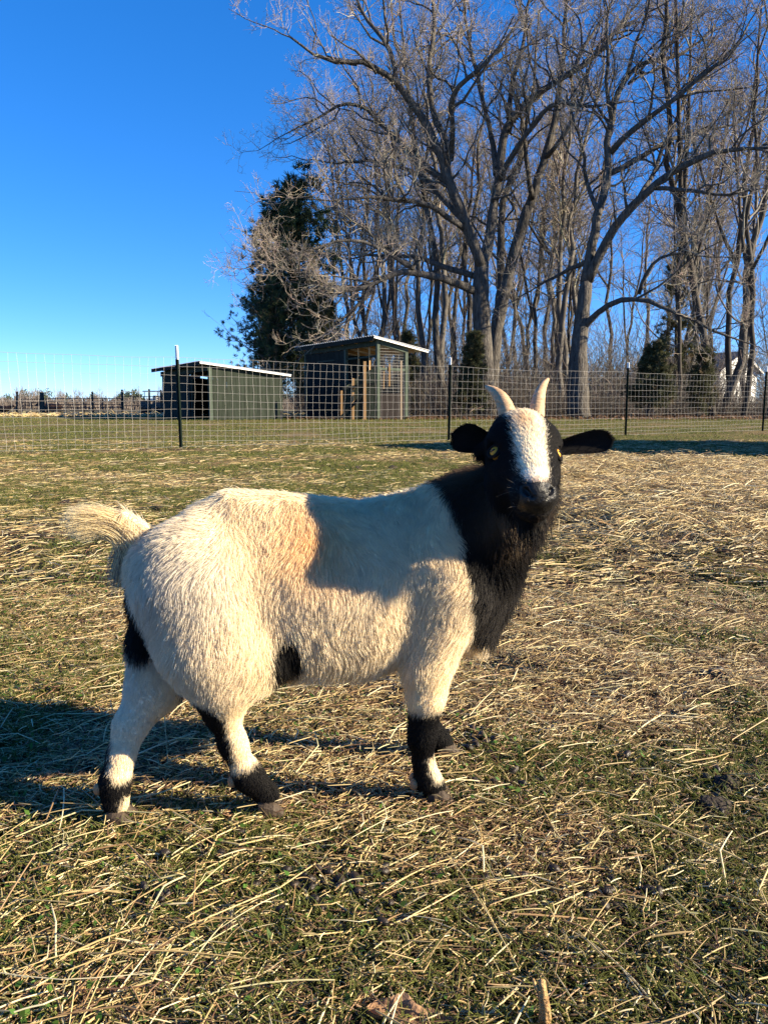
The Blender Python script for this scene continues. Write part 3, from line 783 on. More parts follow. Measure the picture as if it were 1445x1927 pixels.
big_tree('oak_tree', 'huge old bare tree with a forked trunk and a low limb over the coop', 33.0, OAK, 101, px_at(914, 784, 33.0), 1.0)
LEAN = [
 ('trunk', [(922, 790, 20, 0), (926, 690, 17, 0), (933, 618, 15, 0), (952, 539, 14, 0), (971, 459, 13, 0), (994, 390, 12, 0)]),
 ('limb', [(992, 395, 11, 0), (1012, 340, 10, 0), (1027, 302, 9.5, 0), (1041, 248, 8.4, .2), (1051, 188, 7.2, .4), (1066, 120, 5.6, .6), (1062, 50, 4, .8), (1072, -20, 2.6, 1)]),
 ('limb', [(936, 600, 11, .2), (941, 523, 10, .5), (944, 443, 9, .9), (950, 380, 8, 1.2), (975, 310, 6.6, 1.6), (985, 240, 5.2, 2), (1005, 150, 3.8, 2.4), (1010, 60, 2.4, 2.6)]),
 ('limb', [(1000, 375, 7, 0), (985, 310, 5.6, -.8), (990, 250, 4.4, -1.2), (975, 190, 3.2, -1.6)]),
 ('limb', [(1030, 295, 6, 0), (1068, 250, 5, -.6), (1098, 190, 4, -1), (1110, 120, 2.8, -1.4)]),
]
big_tree('ash_tree', 'pale leaning bare tree growing close beside the huge old tree', 35.5, LEAN, 102, px_at(921, 784, 35.5), .8, (.27, .235, .19))
RGT = [
 ('trunk', [(1088, 790, 30, 0), (1086, 698, 24, 0), (1090, 634, 20, 0), (1098, 571, 17, 0), (1103, 529, 15, 0)]),
 ('limb', [(1102, 533, 12, 0), (1117, 478, 11.5, 0), (1123, 437, 11, 0), (1128, 405, 10.4, 0), (1140, 364, 9.8, .2), (1146, 319, 9.4, .3), (1146, 285, 8.6, .4), (1149, 235, 7.8, .6), (1161, 185, 7, .8), (1178, 144, 6.2, 1), (1215, 117, 5.2, 1.2), (1262, 111, 4.2, 1.5), (1312, 87, 3, 1.7), (1336, 62, 1.8, 1.8)]),
 ('limb', [(1104, 530, 12, 0), (1123, 481, 11.4, -.3), (1151, 431, 10.6, -.7), (1186, 388, 10, -1), (1216, 358, 9, -1.2), (1282, 312, 7.6, -1.6), (1339, 285, 6.2, -2), (1380, 280, 4.8, -2.2), (1430, 285, 3.2, -2.4), (1490, 270, 1.8, -2.6)]),
 ('limb', [(1147, 325, 7.4, .3), (1195, 299, 6.6, .7), (1245, 272, 5.6, 1), (1282, 255, 4.8, 1.2), (1333, 248, 3.6, 1.5), (1400, 225, 2.2, 1.8)]),
 ('limb', [(1149, 288, 7, .4), (1175, 255, 6.6, 0), (1222, 228, 6, -.4), (1272, 188, 5.2, -.8), (1329, 138, 4.2, -1.2), (1390, 87, 3, -1.6), (1410, 40, 1.8, -1.8)]),
 ('limb', [(1094, 622, 8.4, 0), (1117, 593, 7.2, -.4), (1140, 569, 6.6, -.8), (1162, 557, 6, -1), (1194, 556, 5.4, -1.3), (1242, 577, 4.4, -1.7), (1290, 588, 3.4, -2), (1343, 618, 3, -2.3), (1390, 640, 1.8, -2.5)]),
 ('limb', [(1114, 490, 7, 0), (1090, 495, 6, .4), (1067, 502, 5, .8), (1041, 523, 3.8, 1.1), (1010, 540, 2, 1.4)]),
 ('limb', [(1150, 230, 5.6, .6), (1140, 170, 4.6, .2), (1150, 110, 3.6, -.2), (1142, 40, 2.4, -.6)]),
 ('limb', [(1180, 142, 5, 1), (1190, 90, 4, .6), (1215, 40, 3, .3), (1222, -20, 2, 0)]),
 ('limb', [(1190, 385, 6, -1), (1225, 330, 5, -.2), (1262, 250, 4, .6), (1290, 180, 3, 1.2), (1322, 100, 2, 1.6)]),
 ('limb', [(1230, 352, 5, -1.2), (1290, 355, 4.2, -2), (1340, 370, 3.2, -2.6), (1400, 360, 2, -3)]),
 ('limb', [(1200, 553, 5, -1.3), (1220, 500, 4, -1.7), (1260, 470, 3, -2), (1300, 480, 2, -2.2)]),
 ('limb', [(1126, 410, 6, 0), (1098, 350, 5, .6), (1090, 280, 4.2, 1), (1075, 210, 3, 1.4)]),
]
big_tree('spreading_tree', 'large bare tree with a dark trunk and long limbs sweeping up to the right', 30.0, RGT, 103, px_at(1088, 787, 30.0), 1.0)

# ---- the wood: tall slender trunks, a few kinds of shape copied with their parts
M_barkpale = mat_plain('pale bark', (.150, .138, .124), .9, col2=(.040, .034, .029), scale=2.5, stretch=(2, 2, .6), bump=.7, bscale=8)
M_barkdark = mat_plain('dark bark', (.065, .056, .047), .9, col2=(.022, .018, .015), scale=2.5, stretch=(2, 2, .6), bump=.7, bscale=8)
def wood_proto(seed, H, r0, fork, mat, tint, first=.35):
    rg = np.random.default_rng(seed); K = 18
    t = np.linspace(0, 1, K)
    bend = np.cumsum(rg.normal(0, .15, (K, 2)), axis=0) * .9 + np.outer(t ** 2, rg.normal(0, 1.0, 2)); bend -= bend[0]
    tr = np.c_[bend, t * H]; rad = r0 * (1 - t) ** .8 + .012
    st = [(tr, rad)]
    for k in range(fork):
        i = int(K * rg.uniform(.28, .5)); m = K - i; d = norm_rows(rg.normal(0, 1, (1, 2)))[0] * rg.uniform(.12, .3)
        tt = np.linspace(0, 1, m)
        p = tr[i] + np.c_[np.outer(tt ** .8, d) * H * .8 + np.cumsum(rg.normal(0, .07, (m, 2)), axis=0) * tt[:, None], tt * H * (1 - t[i]) * rg.uniform(.75, .98)]
        st.append((p, rad[i] * .7 * (1 - tt) ** .8 + .010))
    V = []; F = []; b = 0; SP = []; SR = []
    for p, r in st:
        m = MB(); m.tube(p, r, 8); V += m.v; F += [tuple(i + b for i in f) for f in m.f]; b = len(V)
        q, s = subdiv(p, r, 16); SP.append(q); SR.append(s)
    me = bpy.data.meshes.new('trunk'); me.from_pydata(V, [], F); me.update(); me.materials.append(mat)
    me.polygons.foreach_set('use_smooth', np.ones(len(me.polygons), dtype=bool))
    SP = np.array(SP); SR = np.array(SR)
    p1, r1 = children(SP, SR, int(24 / (1 + .5 * fork)), 4.0, .040, rg, K=7, t0=first, up=.22, crook=.20, ang=(.5, 1.25), rmin=.010, L_by_t=.55)
    p2, r2 = children(p1, r1, 7, 1.9, .015, rg, K=5, t0=.15, up=.2, crook=.25, rmin=.0070)
    p3, r3 = children(p2, r2, 4, .95, .008, rg, K=4, t0=.15, up=.2, crook=.3, rmin=.0055)
    def crv(nm, p, r): return curves_data(nm, p, r, M_twig, twig_col(len(p), rg, tint))
    return me, crv('branches', p1, r1), [crv('twigs', p2, r2), crv('twigs', p3, r3)]
PROTO = [wood_proto(201, 19, .17, 0, M_barkpale, (.225, .19, .15)), wood_proto(202, 17, .13, 1, M_bark, (.20, .168, .133)), wood_proto(203, 21, .175, 1, M_bark, (.21, .175, .138)),
         wood_proto(204, 15, .10, 0, M_barkpale, (.235, .20, .16)), wood_proto(205, 20, .155, 2, M_barkdark, (.16, .142, .125)), wood_proto(206, 13, .085, 2, M_barkdark, (.165, .148, .13), .2)]
def where(u, Y):
    if Y > 52: dp = 'deep in the wood'
    else: dp = 'near the front of the wood'
    return dp + (' behind the coop' if u < 790 else ' behind the huge old tree' if u < 960 else ' between the two largest trees' if u < 1080 else ' behind the spreading tree' if u < 1200 else ' before the white house' if u < 1330 else ' at the right end')
KLAB = ['tall pale slender bare tree', 'forked grey bare tree', 'thick tall bare tree', 'thin pale bare tree', 'dark many-stemmed tree', 'small dark many-stemmed bare tree']
def wood_tree(k, u, Y, sc, rz, label=None):
    me, br, tw = PROTO[k]
    x = (u - 722.5) / 1450 * Y
    root = empty('bare_tree', (x, Y, float(hgt(x, Y)) - .05), rz); root.scale = (sc, sc, sc); tl_ = rg.normal(0, .045, 2); root.rotation_euler = (float(tl_[0]), float(tl_[1]), rz)
    tag(root, label or KLAB[k] + ' ' + where(u, Y), 'tree', 'bare trees of the wood')
    link(bpy.data.objects.new('trunk', me), root)
    o = link(bpy.data.objects.new('branches', br), root); o['kind'] = 'stuff'
    for t in tw: o = link(bpy.data.objects.new('twigs', t), root); o['kind'] = 'stuff'
rg = np.random.default_rng(55)
SLAB = ['thick dark trunk at the right edge nearest the fence', 'dark many-stemmed tree with a crooked fork left of the white house', 'straight thick trunk right before the white house', 'dark many-stemmed tree just right of the house gable', 'small many-stemmed tree before the house roof',
 'thick trunk left of the white house behind the yellowish cedar bush', 'small dark tree beside the loose dark cedar', 'tall pale trunk left of the spreading tree', 'second pale trunk close to the spreading tree', 'thin pale trunk left of the two pale ones',
 'thick trunk just left of the huge old tree', 'pale trunk beside the thick one left of the huge old tree', 'pale trunk right of the coop behind the young cedar', 'forked trunk above the right end of the coop roof', 'tall pale trunk above the peak of the coop roof', 'thin pale trunk above the coop roof left of its peak',
 'thick trunk hidden close behind the huge old tree', 'forked tree above the middle of the coop roof', 'thin pale tree above the far end of the coop roof', 'forked tree halfway between the leaning and the spreading tree', 'thin pale tree just right of the leaning tree']
spots = [(1440, 25.5, 4, 1.0), (1335, 31, 4, 1.05), (1352, 33, 2, .95), (1378, 36, 4, .95), (1392, 30, 5, 1.2), (1300, 40, 1, .9), (1262, 36, 5, 1.1), (1043, 38, 0, 1.0), (1062, 40, 0, .98), (1030, 41, 3, 1.1),
         (846, 37, 2, .98), (832, 40, 0, 1), (795, 39, 0, .95), (760, 42, 1, 1.05), (720, 44, 0, .98), (698, 43, 3, 1.15), (880, 41, 2, .95), (660, 45, 1, .98), (640, 48, 3, 1.2), (1000, 43, 1, 1), (975, 45, 3, 1.1)]
for (u, Y, k, sc), lb in zip(spots, SLAB): wood_tree(k, u, Y, sc, rg.uniform(0, 6.28), lb)
for i in range(52):
    Y = rg.uniform(41, 72); u = rg.uniform(600 + (Y - 41) * 1.2, 1500)
    wood_tree(int(rg.integers(0, 6)), u, Y, rg.uniform(.8, 1.15), rg.uniform(0, 6.28))

# ---- brush at the edge of the wood: tangled stems, nobody could count them
def brush(name, n, u0, u1, Y0, Y1, h0, h1, seed, tint, label, rad=.008, nc=4, lc=.8):
    rg = np.random.default_rng(seed)
    Y = rg.uniform(Y0, Y1, n); u = rg.uniform(u0, u1, n); low = (u > 1335) & (u < 1440); k = ~low | (name == 'brush') | (rg.random(n) < .12); Y, u, low = Y[k], u[k], low[k]; n = len(u); x = (u - 722.5) / 1450 * Y
    z = hgt(x, Y, False); L = rg.uniform(h0, h1, n) * (.6 + .5 * (NZ[0](np.stack([x, Y, 0 * x], -1), .35) + .4))
    L = np.maximum(L, .25); L = np.where(low & (name == 'brush'), np.minimum(L, 1.25), L)
    d = norm_rows(np.c_[rg.normal(0, .35, (n, 2)), np.ones(n)])
    K = 6; pts = np.empty((n, K, 3)); pts[:, 0] = np.c_[x, Y, z - .05]
    for j in range(1, K):
        d = norm_rows(d + rg.normal(0, .22, (n, 3))); pts[:, j] = pts[:, j - 1] + d * (L / (K - 1))[:, None]
    rr = rad * rg.uniform(.6, 1.5, (n, 1)) * np.linspace(1, .35, K)
    p2, r2 = children(pts, rr, nc, lc, rad * .6, rg, K=4, t0=.2, up=.2, crook=.3, rmin=rad * .45)
    c1, c2 = twig_col(n, rg, tint), twig_col(len(p2), rg, tint)
    o = curves_obj(name, pts, rr, M_twig, c1); tag(o, label, kind='stuff')
    o2 = curves_obj('brush_twigs', p2, r2, M_twig, c2, o); o2['kind'] = 'stuff'
brush('brush', 5200, 560, 1560, 31, 44, .9, 2.6, 61, (.088, .073, .059), 'tangled leafless brush along the edge of the wood')
brush('undergrowth', 9000, 575, 1560, 44, 72, 2.0, 5.5, 62, (.105, .088, .073), 'leafless undergrowth deep in the wood', .011)
brush('saplings', 2600, 590, 1560, 38, 66, 4.0, 10.0, 64, (.14, .123, .107), 'thin leafless saplings crowding the wood', .015, 7, 1.5)
# leaf litter mounds and fallen leaves under the trees
def litter(n, seed):
    rg = np.random.default_rng(seed); Y = rg.uniform(24.5, 46, n); u = rg.uniform(540, 1540, n); x = (u - 722.5) / 1450 * Y
    z = hgt(x, Y) + np.abs(rg.normal(0, .03, n)); a = rg.random(n) * 6.28; s = rg.uniform(.03, .075, n); tl = rg.normal(0, .6, (n, 2))
    uu = np.stack([np.cos(a), np.sin(a), tl[:, 0]], -1) * s[:, None]; vv = np.stack([-np.sin(a), np.cos(a), tl[:, 1]], -1) * s[:, None] * .6
    c = np.stack([x, Y, z], -1); V = np.stack([c - uu, c - vv, c + uu, c + vv], 1).reshape(-1, 3)
    col = np.repeat(np.array([.12, .07, .04]) * rg.uniform(.5, 1.7, (n, 1)), 4, 0)
    return V, np.arange(4 * n).reshape(n, 4), col
V, F, c = litter(16000, 63)
tag(mesh_obj('leaf_litter', V, F, M_blade, col=c), 'brown fallen leaves under the trees', kind='stuff')

# ---- evergreens
M_needle = mat_attr('evergreen needles', rough=.6, transl=.15, spec=.25)
def evergreen(name, label, loc, H, Rm, nb, seed, kind, cat='tree', group=None):
    rg = np.random.default_rng(seed); root = empty(name, loc); tag(root, label, cat, group)
    K = 10; t = np.linspace(0, 1, K); tr = np.c_[np.cumsum(rg.normal(0, .05, (K, 2)), axis=0) * .8, t * H]; tr -= tr[0]
    m = MB(); m.tube(tr, H * .014 * (1 - t) + .02, 8); m.build('trunk', M_barkdark if kind != 'pine' else M_bark, root, True)
    # boughs
    tb = rg.uniform(.06 if kind == 'cedar' else .18, .99, nb); a = rg.random(nb) * 6.283
    P0 = np.stack([np.interp(tb, t, tr[:, i]) for i in range(3)], 1)
    if kind == 'cedar': Lb = Rm * (1 - tb) ** .75 * rg.uniform(.6, 1.1, nb) + .1; el = rg.uniform(.25, .8, nb)
    else: Lb = Rm * np.sqrt(np.clip(1 - ((tb - .42) / .62) ** 2, .05, 1)) * rg.uniform(.25, 1.3, nb); el = rg.uniform(-.15, .6, nb)
    D = np.stack([np.cos(a) * np.cos(el), np.sin(a) * np.cos(el), np.sin(el)], 1)
    Kb = 6; bp_ = np.empty((nb, Kb, 3)); bp_[:, 0] = P0; d = D.copy()
    for j in range(1, Kb):
        d = norm_rows(d + rg.normal(0, .13, d.shape) + np.array([0, 0, .08])); bp_[:, j] = bp_[:, j - 1] + d * (Lb / (Kb - 1))[:, None]
    br_ = np.linspace(1, .3, Kb)[None] * (.006 + .008 * Lb)[:, None]
    o = curves_obj('boughs', bp_, br_, M_twig, twig_col(nb, rg, (.13, .10, .08)), root); o['kind'] = 'stuff'
    # sprays of needles, clumped along the outer boughs
    ns = 9 if kind == 'pine' else 9; ix = np.repeat(np.arange(nb), ns); f = ((.35 if kind == 'cedar' else .55) + (.65 if kind == 'cedar' else .45) * rg.random(len(ix)) ** .7) * (Kb - 1); i0 = np.minimum(f.astype(int), Kb - 2); w = (f - i0)[:, None]
    C_ = bp_[ix, i0] * (1 - w) + bp_[ix, i0 + 1] * w + rg.normal(0, .10 if kind == 'cedar' else .20, (len(ix), 3))
    ax = norm_rows(bp_[ix, i0 + 1] - bp_[ix, i0] + rg.normal(0, .25, (len(ix), 3)) * np.linalg.norm(bp_[ix, i0 + 1] - bp_[ix, i0], axis=1)[:, None])
    nn = 16; Ln = .26 if kind == 'pine' else .20; Ln *= max(.6, min(1.2, H / 8))
    q = np.repeat(C_, nn, 0) + rg.normal(0, .03, (len(C_) * nn, 3)); dv = norm_rows(np.repeat(ax, nn, 0) * .7 + rg.normal(0, .55, (len(q), 3)) + np.array([0, 0, .15]))
    L_ = Ln * rg.uniform(.6, 1.2, len(q)); pts = np.stack([q, q + dv * (L_ * .5)[:, None], q + dv * L_[:, None] + np.array([0, 0, -.015])], 1)
    rr = np.repeat(np.array([[.011, .009, .003]]) * max(.7, min(1.3, H / 9)), len(q), 0)
    tone = np.repeat(rg.uniform(.55, 1.45, len(C_)), nn)[:, None]
    g = np.array([.038, .060, .024]) if kind == 'pine' else np.array([.050, .054, .021])
    col = g * tone * rg.uniform(.8, 1.2, (len(q), 1)); br = np.repeat(rg.random(len(C_)) < .10, nn); col[br] = np.array([.12, .085, .04])
    o = curves_obj('needles', pts, rr, M_needle, col, root); o['kind'] = 'stuff'
def ev(name, label, u, Y, vt, wpx, nb, seed, kind, group=None):
    b = px_at(u, 780, Y); H = at(u, vt, Y)[2] - b[2]; evergreen(name, label, b, H, wpx / 2 / 1450 * Y, nb, seed, kind, group=group)
ev('pine_tree', 'taller dark green pine with twin tops at the left edge of the wood', 565, 37, 350, 150, 190, 71, 'pine', 'pines at the left edge of the wood')
ev('pine_tree', 'dark pine with a narrow top left of the taller pine', 524, 38, 392, 110, 130, 72, 'pine', 'pines at the left edge of the wood')
ev('pine_tree', 'low wide pine leaning left beside the low shed', 522, 36, 582, 185, 170, 73, 'pine', 'pines at the left edge of the wood')
ev('cedar_tree', 'dark cedar growing directly behind the coop roof', 610, 34, 545, 130, 260, 74, 'cedar')
ev('cedar_bush', 'olive green cedar bush at the foot of the huge old tree', 882, 30, 632, 75, 150, 75, 'cedar')
ev('cedar_bush', 'dark green cedar bush behind the third fence post', 1217, 27, 650, 110, 130, 76, 'cedar')
ev('cedar_tree', 'loose dark cedar rising between the bare trunks on the right', 1262, 40, 455, 115, 75, 77, 'cedar')
ev('cedar_bush', 'yellowish cedar bush right of the dark cedar bush', 1312, 30, 660, 64, 80, 78, 'cedar')
ev('cedar_tree', 'low brownish cedar just behind the right end of the coop', 770, 36, 628, 70, 70, 79, 'cedar')

# ---- far treeline along the left horizon, one mass
rg = np.random.default_rng(91)
P_, R_, C_ = [], [], []
for i in range(130):
    Y = rg.uniform(170, 300); u = rg.uniform(-120, 720); x = (u - 722.5) / 1450 * Y; zb = float(hgt(x, Y, False)); ev_ = rg.random() < .42
    H = rg.uniform(3.5, 7.5) * (Y / 230) * (1.0 if not ev_ else .85); W_ = H * rg.uniform(.35, .6); n = 170
    p = rg.normal(0, 1, (n, 3)); p = norm_rows(p) * rg.random((n, 1)) ** .5 * np.array([W_ * .6, W_ * .6, H * .48]) + np.array([x, Y, zb + H * .52])
    d = norm_rows(p - np.array([x, Y, zb + H * .1]) + rg.normal(0, .8, (n, 3))) * rg.uniform(.5, 1.3, (n, 1)) * (1.0 if not ev_ else .6)
    P_.append(np.stack([p - d * .5, p, p + d * .5], 1)); r = .030 if not ev_ else .11
    R_.append(np.full((n, 3), r) * rg.uniform(.6, 1.3, (n, 1)))
    C_.append((np.array([.17, .15, .135]) if not ev_ else np.array([.035, .050, .028])) * rg.uniform(.6, 1.3, (n, 1)))
    if not ev_ or True:
        P_.append(np.array([[[x, Y, zb], [x, Y, zb + H * .3], [x, Y, zb + H * .6]]])); R_.append(np.array([[.2, .15, .08]])); C_.append(np.array([[.12, .10, .09]]))
n = 9000; Y = rg.uniform(150, 260, n); u = rg.uniform(-150, 760, n); x = (u - 722.5) / 1450 * Y; z = hgt(x, Y, False); h = rg.uniform(.8, 3.0, n)
P_.append(np.stack([np.c_[x, Y, z], np.c_[x + rg.normal(0, .3, n), Y, z + h * .5], np.c_[x + rg.normal(0, .6, n), Y, z + h]], 1)); R_.append(np.repeat([[.10, .08, .03]], n, 0)); C_.append(np.array([.12, .10, .085]) * rg.uniform(.6, 1.3, (n, 1)))
o = curves_obj('distant_treeline', np.concatenate(P_), np.concatenate(R_), M_twig, np.concatenate(C_)); tag(o, 'far hedgerow of bare trees and dark pines along the left horizon', kind='stuff')
# ================================================================ GOAT
AL = R(12.0)
GC = np.array([-0.09, 1.04, 0.0])
GH = np.array([math.cos(AL), math.sin(AL), 0.0])
GL = np.array([-GH[1], GH[0], 0.0])
GM = np.stack([GH, GL, np.array([0, 0, 1.0])])     # rows: forward, left (away from camera), up
def G(x, y, z): return GC + x * GH + y * GL + np.array([0, 0, z])
# head frame: s = viewer's right, d = down the face, n = out of the face
_ps, _ti, _ro = R(4.0), R(46.0), R(2.0)
_s = np.array([1.0, 0, 0]); _d = np.array([0, -math.sin(_ti), -math.cos(_ti)]); _n = np.array([0, -math.cos(_ti), math.sin(_ti)])
def _rot(axis, a): return np.array(Matrix.Rotation(a, 3, Vector(axis)))
_RH = _rot((0, 1, 0), _ro) @ _rot((0, 0, 1), _ps)
HM = np.stack([_RH @ _s, _RH @ _d, _RH @ _n])
HS = 0.86                                           # size of the head against the drawing below
HO = at(998, 818, 0.932)
def Hd(s, d, n): return HO + HS * (s * HM[0] + d * HM[1] + n * HM[2])

# ---- implicit body: smooth union of tapered limbs and a swept trunk, meshed by surface nets
CELL = 0.003
lo = np.array([-0.46, 0.86, -0.01]); hi = np.array([0.34, 1.36, 0.60])
dim = np.ceil((hi - lo) / CELL).astype(int)
FLD = np.full(dim, 0.2, np.float32)
axs = [lo[i] + CELL * np.arange(dim[i]) for i in range(3)]
def _box(a, b):
    i0 = np.clip(((np.array(a) - lo) / CELL).astype(int), 0, dim); i1 = np.clip(((np.array(b) - lo) / CELL).astype(int) + 2, 0, dim)
    sl = tuple(slice(p, q) for p, q in zip(i0, i1))
    X = np.stack(np.meshgrid(*[axs[i][sl[i]] for i in range(3)], indexing='ij'), -1).astype(np.float32)
    return sl, X
def _merge(sl, f, k, sub=False):
    g = FLD[sl]
    if sub: f = -f; h = np.clip(.5 - .5 * (g - f) / k, 0, 1); FLD[sl] = g * (1 - h) + f * h + k * h * (1 - h)
    else: h = np.clip(.5 + .5 * (g - f) / k, 0, 1); FLD[sl] = g * (1 - h) + f * h - k * h * (1 - h)
def cone(a, b, ra, rb, k=.02, sub=False):
    a = np.array(a); b = np.array(b); m = max(ra, rb) + k + .015
    sl, X = _box(np.minimum(a, b) - m, np.maximum(a, b) + m)
    e = b - a; t = np.clip(((X - a) @ e.astype(np.float32)) / (e @ e), 0, 1)
    f = np.linalg.norm(X - a - t[..., None] * e.astype(np.float32), axis=-1) - (ra + (rb - ra) * t)
    _merge(sl, f, k, sub)
def limb(pts, rad, k=.02):
    for i in range(len(pts) - 1): cone(pts[i], pts[i + 1], rad[i], rad[i + 1], k)
def ell(c, r, M=None, k=.02, sub=False):
    c = np.array(c); r = np.array(r, np.float32); m = r.max() + k + .01
    sl, X = _box(c - m, c + m)
    q = (X - c) if M is None else (X - c) @ np.array(M).T.astype(np.float32)
    kk = np.linalg.norm(q / r, axis=-1); f = (kk - 1) * r.min() if False else kk * (kk - 1) / (np.linalg.norm(q / (r * r), axis=-1) + 1e-6)
    _merge(sl, f.astype(np.float32), k, sub)
# trunk
TX = np.array([-.238, -.229, -.219, -.20, -.16, -.119, -.06, 0, .06, .11, .16, .20, .24, .262, .274])
TT = np.array([.318, .335, .352, .390, .422, .440, .436, .428, .421, .430, .441, .436, .395, .35, .32])
TB = np.array([.285, .255, .240, .225, .215, .200, .188, .182, .182, .188, .200, .210, .238, .262, .285])
TW = np.array([.036, .056, .068, .083, .090, .092, .098, .104, .104, .098, .088, .075, .055, .035, .02])
sl, X = _box(lo, hi)
q = (X - GC.astype(np.float32)) @ GM.T.astype(np.float32)
top = np.interp(q[..., 0], TX, TT); bot = np.interp(q[..., 0], TX, TB); wy = np.interp(q[..., 0], TX, TW)
zc = (top + bot) / 2; hz = (top - bot) / 2
zz = (q[..., 2] - zc) / hz
wy = wy * (1 - .22 * np.clip(zz, 0, 1) ** 2 - .10 * np.clip(-zz, 0, 1))
f = (np.sqrt((q[..., 1] / wy) ** 2 + zz ** 2 + 1e-9) - 1) * np.minimum(wy, hz)
f = np.maximum(f, np.maximum(q[..., 0] - .274, -.238 - q[..., 0]))
FLD[sl] = np.minimum(FLD[sl], f.astype(np.float32))
del X, q, top, bot, wy, zc, hz, zz, f
# hind legs
NH = [G(-.165, -.045, .33), G(-.145, -.055, .25), G(-.132, -.055, .20), G(-.134, -.05, .158), G(-.122, -.045, .11), G(-.104, -.038, .060), G(-.080, -.035, .03)]
limb(NH, [.079, .062, .042, .0190, .0138, .0155, .0160], .022)
limb([G(-.13, -.05, .27), G(-.092, -.06, .225)], [.05, .034], .03)
FH = [G(-.175, .045, .32), G(-.203, .042, .225), G(-.224, .028, .17), G(-.256, .008, .125), G(-.268, -.006, .09), G(-.277, -.015, .056), G(-.276, -.020, .03)]
limb(FH, [.075, .047, .035, .0190, .0138, .0155, .0160], .02)
# fore legs
NF = [G(.165, -.055, .31), G(.140, -.062, .205), G(.138, -.063, .16), G(.1345, -.061, .125), G(.133, -.060, .100), G(.136, -.055, .065), G(.143, -.052, .036), G(.153, -.050, .022)]
limb(NF, [.060, .029, .0220, .0150, .0145, .0108, .0142, .0152], .018)
FF = [G(.175, .06, .31), G(.185, .066, .205), G(.190, .072, .16), G(.176, .078, .125), G(.175, .081, .100), G(.180, .083, .065), G(.192, .084, .036), G(.206, .084, .022)]
limb(FF, [.060, .033, .0240, .0150, .0145, .0108, .0142, .0152], .018)
# hollows and bony points under the coat
cone(G(-.075, -.125, .335), G(-.062, -.128, .255), .018, .016, .035, sub=True)
cone(G(.115, -.132, .33), G(.105, -.125, .235), .016, .018, .035, sub=True)
ell(G(-.215, -.035, .350), (.022, .022, .020), None, .03)
ell(G(.150, -.062, .335), (.030, .030, .05), None, .035)
# neck
limb([G(.19, .0, .335), G(.222, -.030, .39), G(.262, -.065, .435)], [.086, .060, .042], .04)
limb([G(.20, -.005, .295), G(.222, -.025, .345), Hd(0, .035, -.085)], [.055, .046, .028], .03)
limb([G(.18, -.005, .255), G(.218, -.014, .232)], [.052, .026], .03)
# tail dock
limb([G(-.215, 0, .352), G(-.240, -.010, .388), G(-.250, -.016, .412)], [.02, .014, .008], .02)
# head
def hell(c, r, M, k, sub=False): ell(c, np.array(r) * HS, M, k, sub)
def hcone(a, b, ra, rb, k, sub=False): cone(a, b, ra * HS, rb * HS, k, sub)
hell(Hd(0, -.026, -.046), (.049, .050, .047), HM, .02)
hcone(Hd(0, -.01, -.034), Hd(0, .078, -.030), .0375, .0275, .02)
hell(Hd(0, .086, -.030), (.0305, .021, .023), HM, .012)
hcone(Hd(0, .02, -.072), Hd(0, .082, -.054), .028, .019, .02)
hell(Hd(0, .094, -.052), (.021, .016, .014), HM, .010)
for sg in (-1, 1):
    hell(Hd(sg * .026, .018, -.060), (.024, .038, .030), HM, .02)
    hell(Hd(sg * .037, -.014, -.026), (.013, .022, .013), HM, .012)
    hell(Hd(sg * .0445, .004, -.034), (.0125, .0135, .013), HM, .004, sub=True)
    hcone(Hd(sg * .042, -.030, -.056), Hd(sg * .054, -.030, -.064), .010, .008, .012)
    # nostrils and mouth line
    hcone(Hd(sg * .0085, .099, -.0165), Hd(sg * .0185, .090, -.012), .0034, .0042, .003, sub=True)
    hcone(Hd(0, .104, -.037), Hd(sg * .023, .083, -.042), .0014, .0016, .003, sub=True)
hcone(Hd(0, .099, -.012), Hd(0, .107, -.032), .0012, .0012, .003, sub=True)

def surface_nets(F, org, h):
    n = np.array(F.shape)
    ins = F < 0
    c = np.zeros(n - 1, np.int8)
    offs = [(a, b, d) for a in (0, 1) for b in (0, 1) for d in (0, 1)]
    for a, b, d in offs: c += ins[a:n[0] - 1 + a, b:n[1] - 1 + b, d:n[2] - 1 + d]
    idx = np.argwhere((c > 0) & (c < 8))
    vid = np.full(n - 1, -1, np.int64); vid[tuple(idx.T)] = np.arange(len(idx))
    acc = np.zeros((len(idx), 3)); cnt = np.zeros(len(idx))
    for p in range(8):
        for ax in range(3):
            o = np.array(offs[p])
            if o[ax]: continue
            o2 = o.copy(); o2[ax] = 1
            f0 = F[tuple((idx + o).T)]; f1 = F[tuple((idx + o2).T)]
            m = (f0 < 0) != (f1 < 0)
            t = f0[m] / (f0[m] - f1[m])
            pt = np.repeat(o[None].astype(float), m.sum(), 0); pt[:, ax] = t
            acc[m] += pt; cnt[m] += 1
    V = org + h * (idx + acc / cnt[:, None])
    Q = []
    for ax in range(3):
        b, d = (ax + 1) % 3, (ax + 2) % 3
        s0 = [slice(None)] * 3; s1 = [slice(None)] * 3
        s0[ax] = slice(0, n[ax] - 1); s1[ax] = slice(1, n[ax])
        A = ins[tuple(s0)]; B = ins[tuple(s1)]
        e = np.argwhere(A != B)
        e = e[(e[:, b] > 0) & (e[:, d] > 0) & (e[:, b] < n[b] - 1) & (e[:, d] < n[d] - 1)]
        eb = np.zeros(3, int); eb[b] = 1; ed = np.zeros(3, int); ed[d] = 1
        q4 = np.stack([vid[tuple((e - eb - ed).T)], vid[tuple((e - ed).T)], vid[tuple(e.T)], vid[tuple((e - eb).T)]], 1)
        fl = A[tuple(e.T)]
        q4[~fl] = q4[~fl][:, ::-1]
        Q.append(q4)
    return V, np.concatenate(Q)
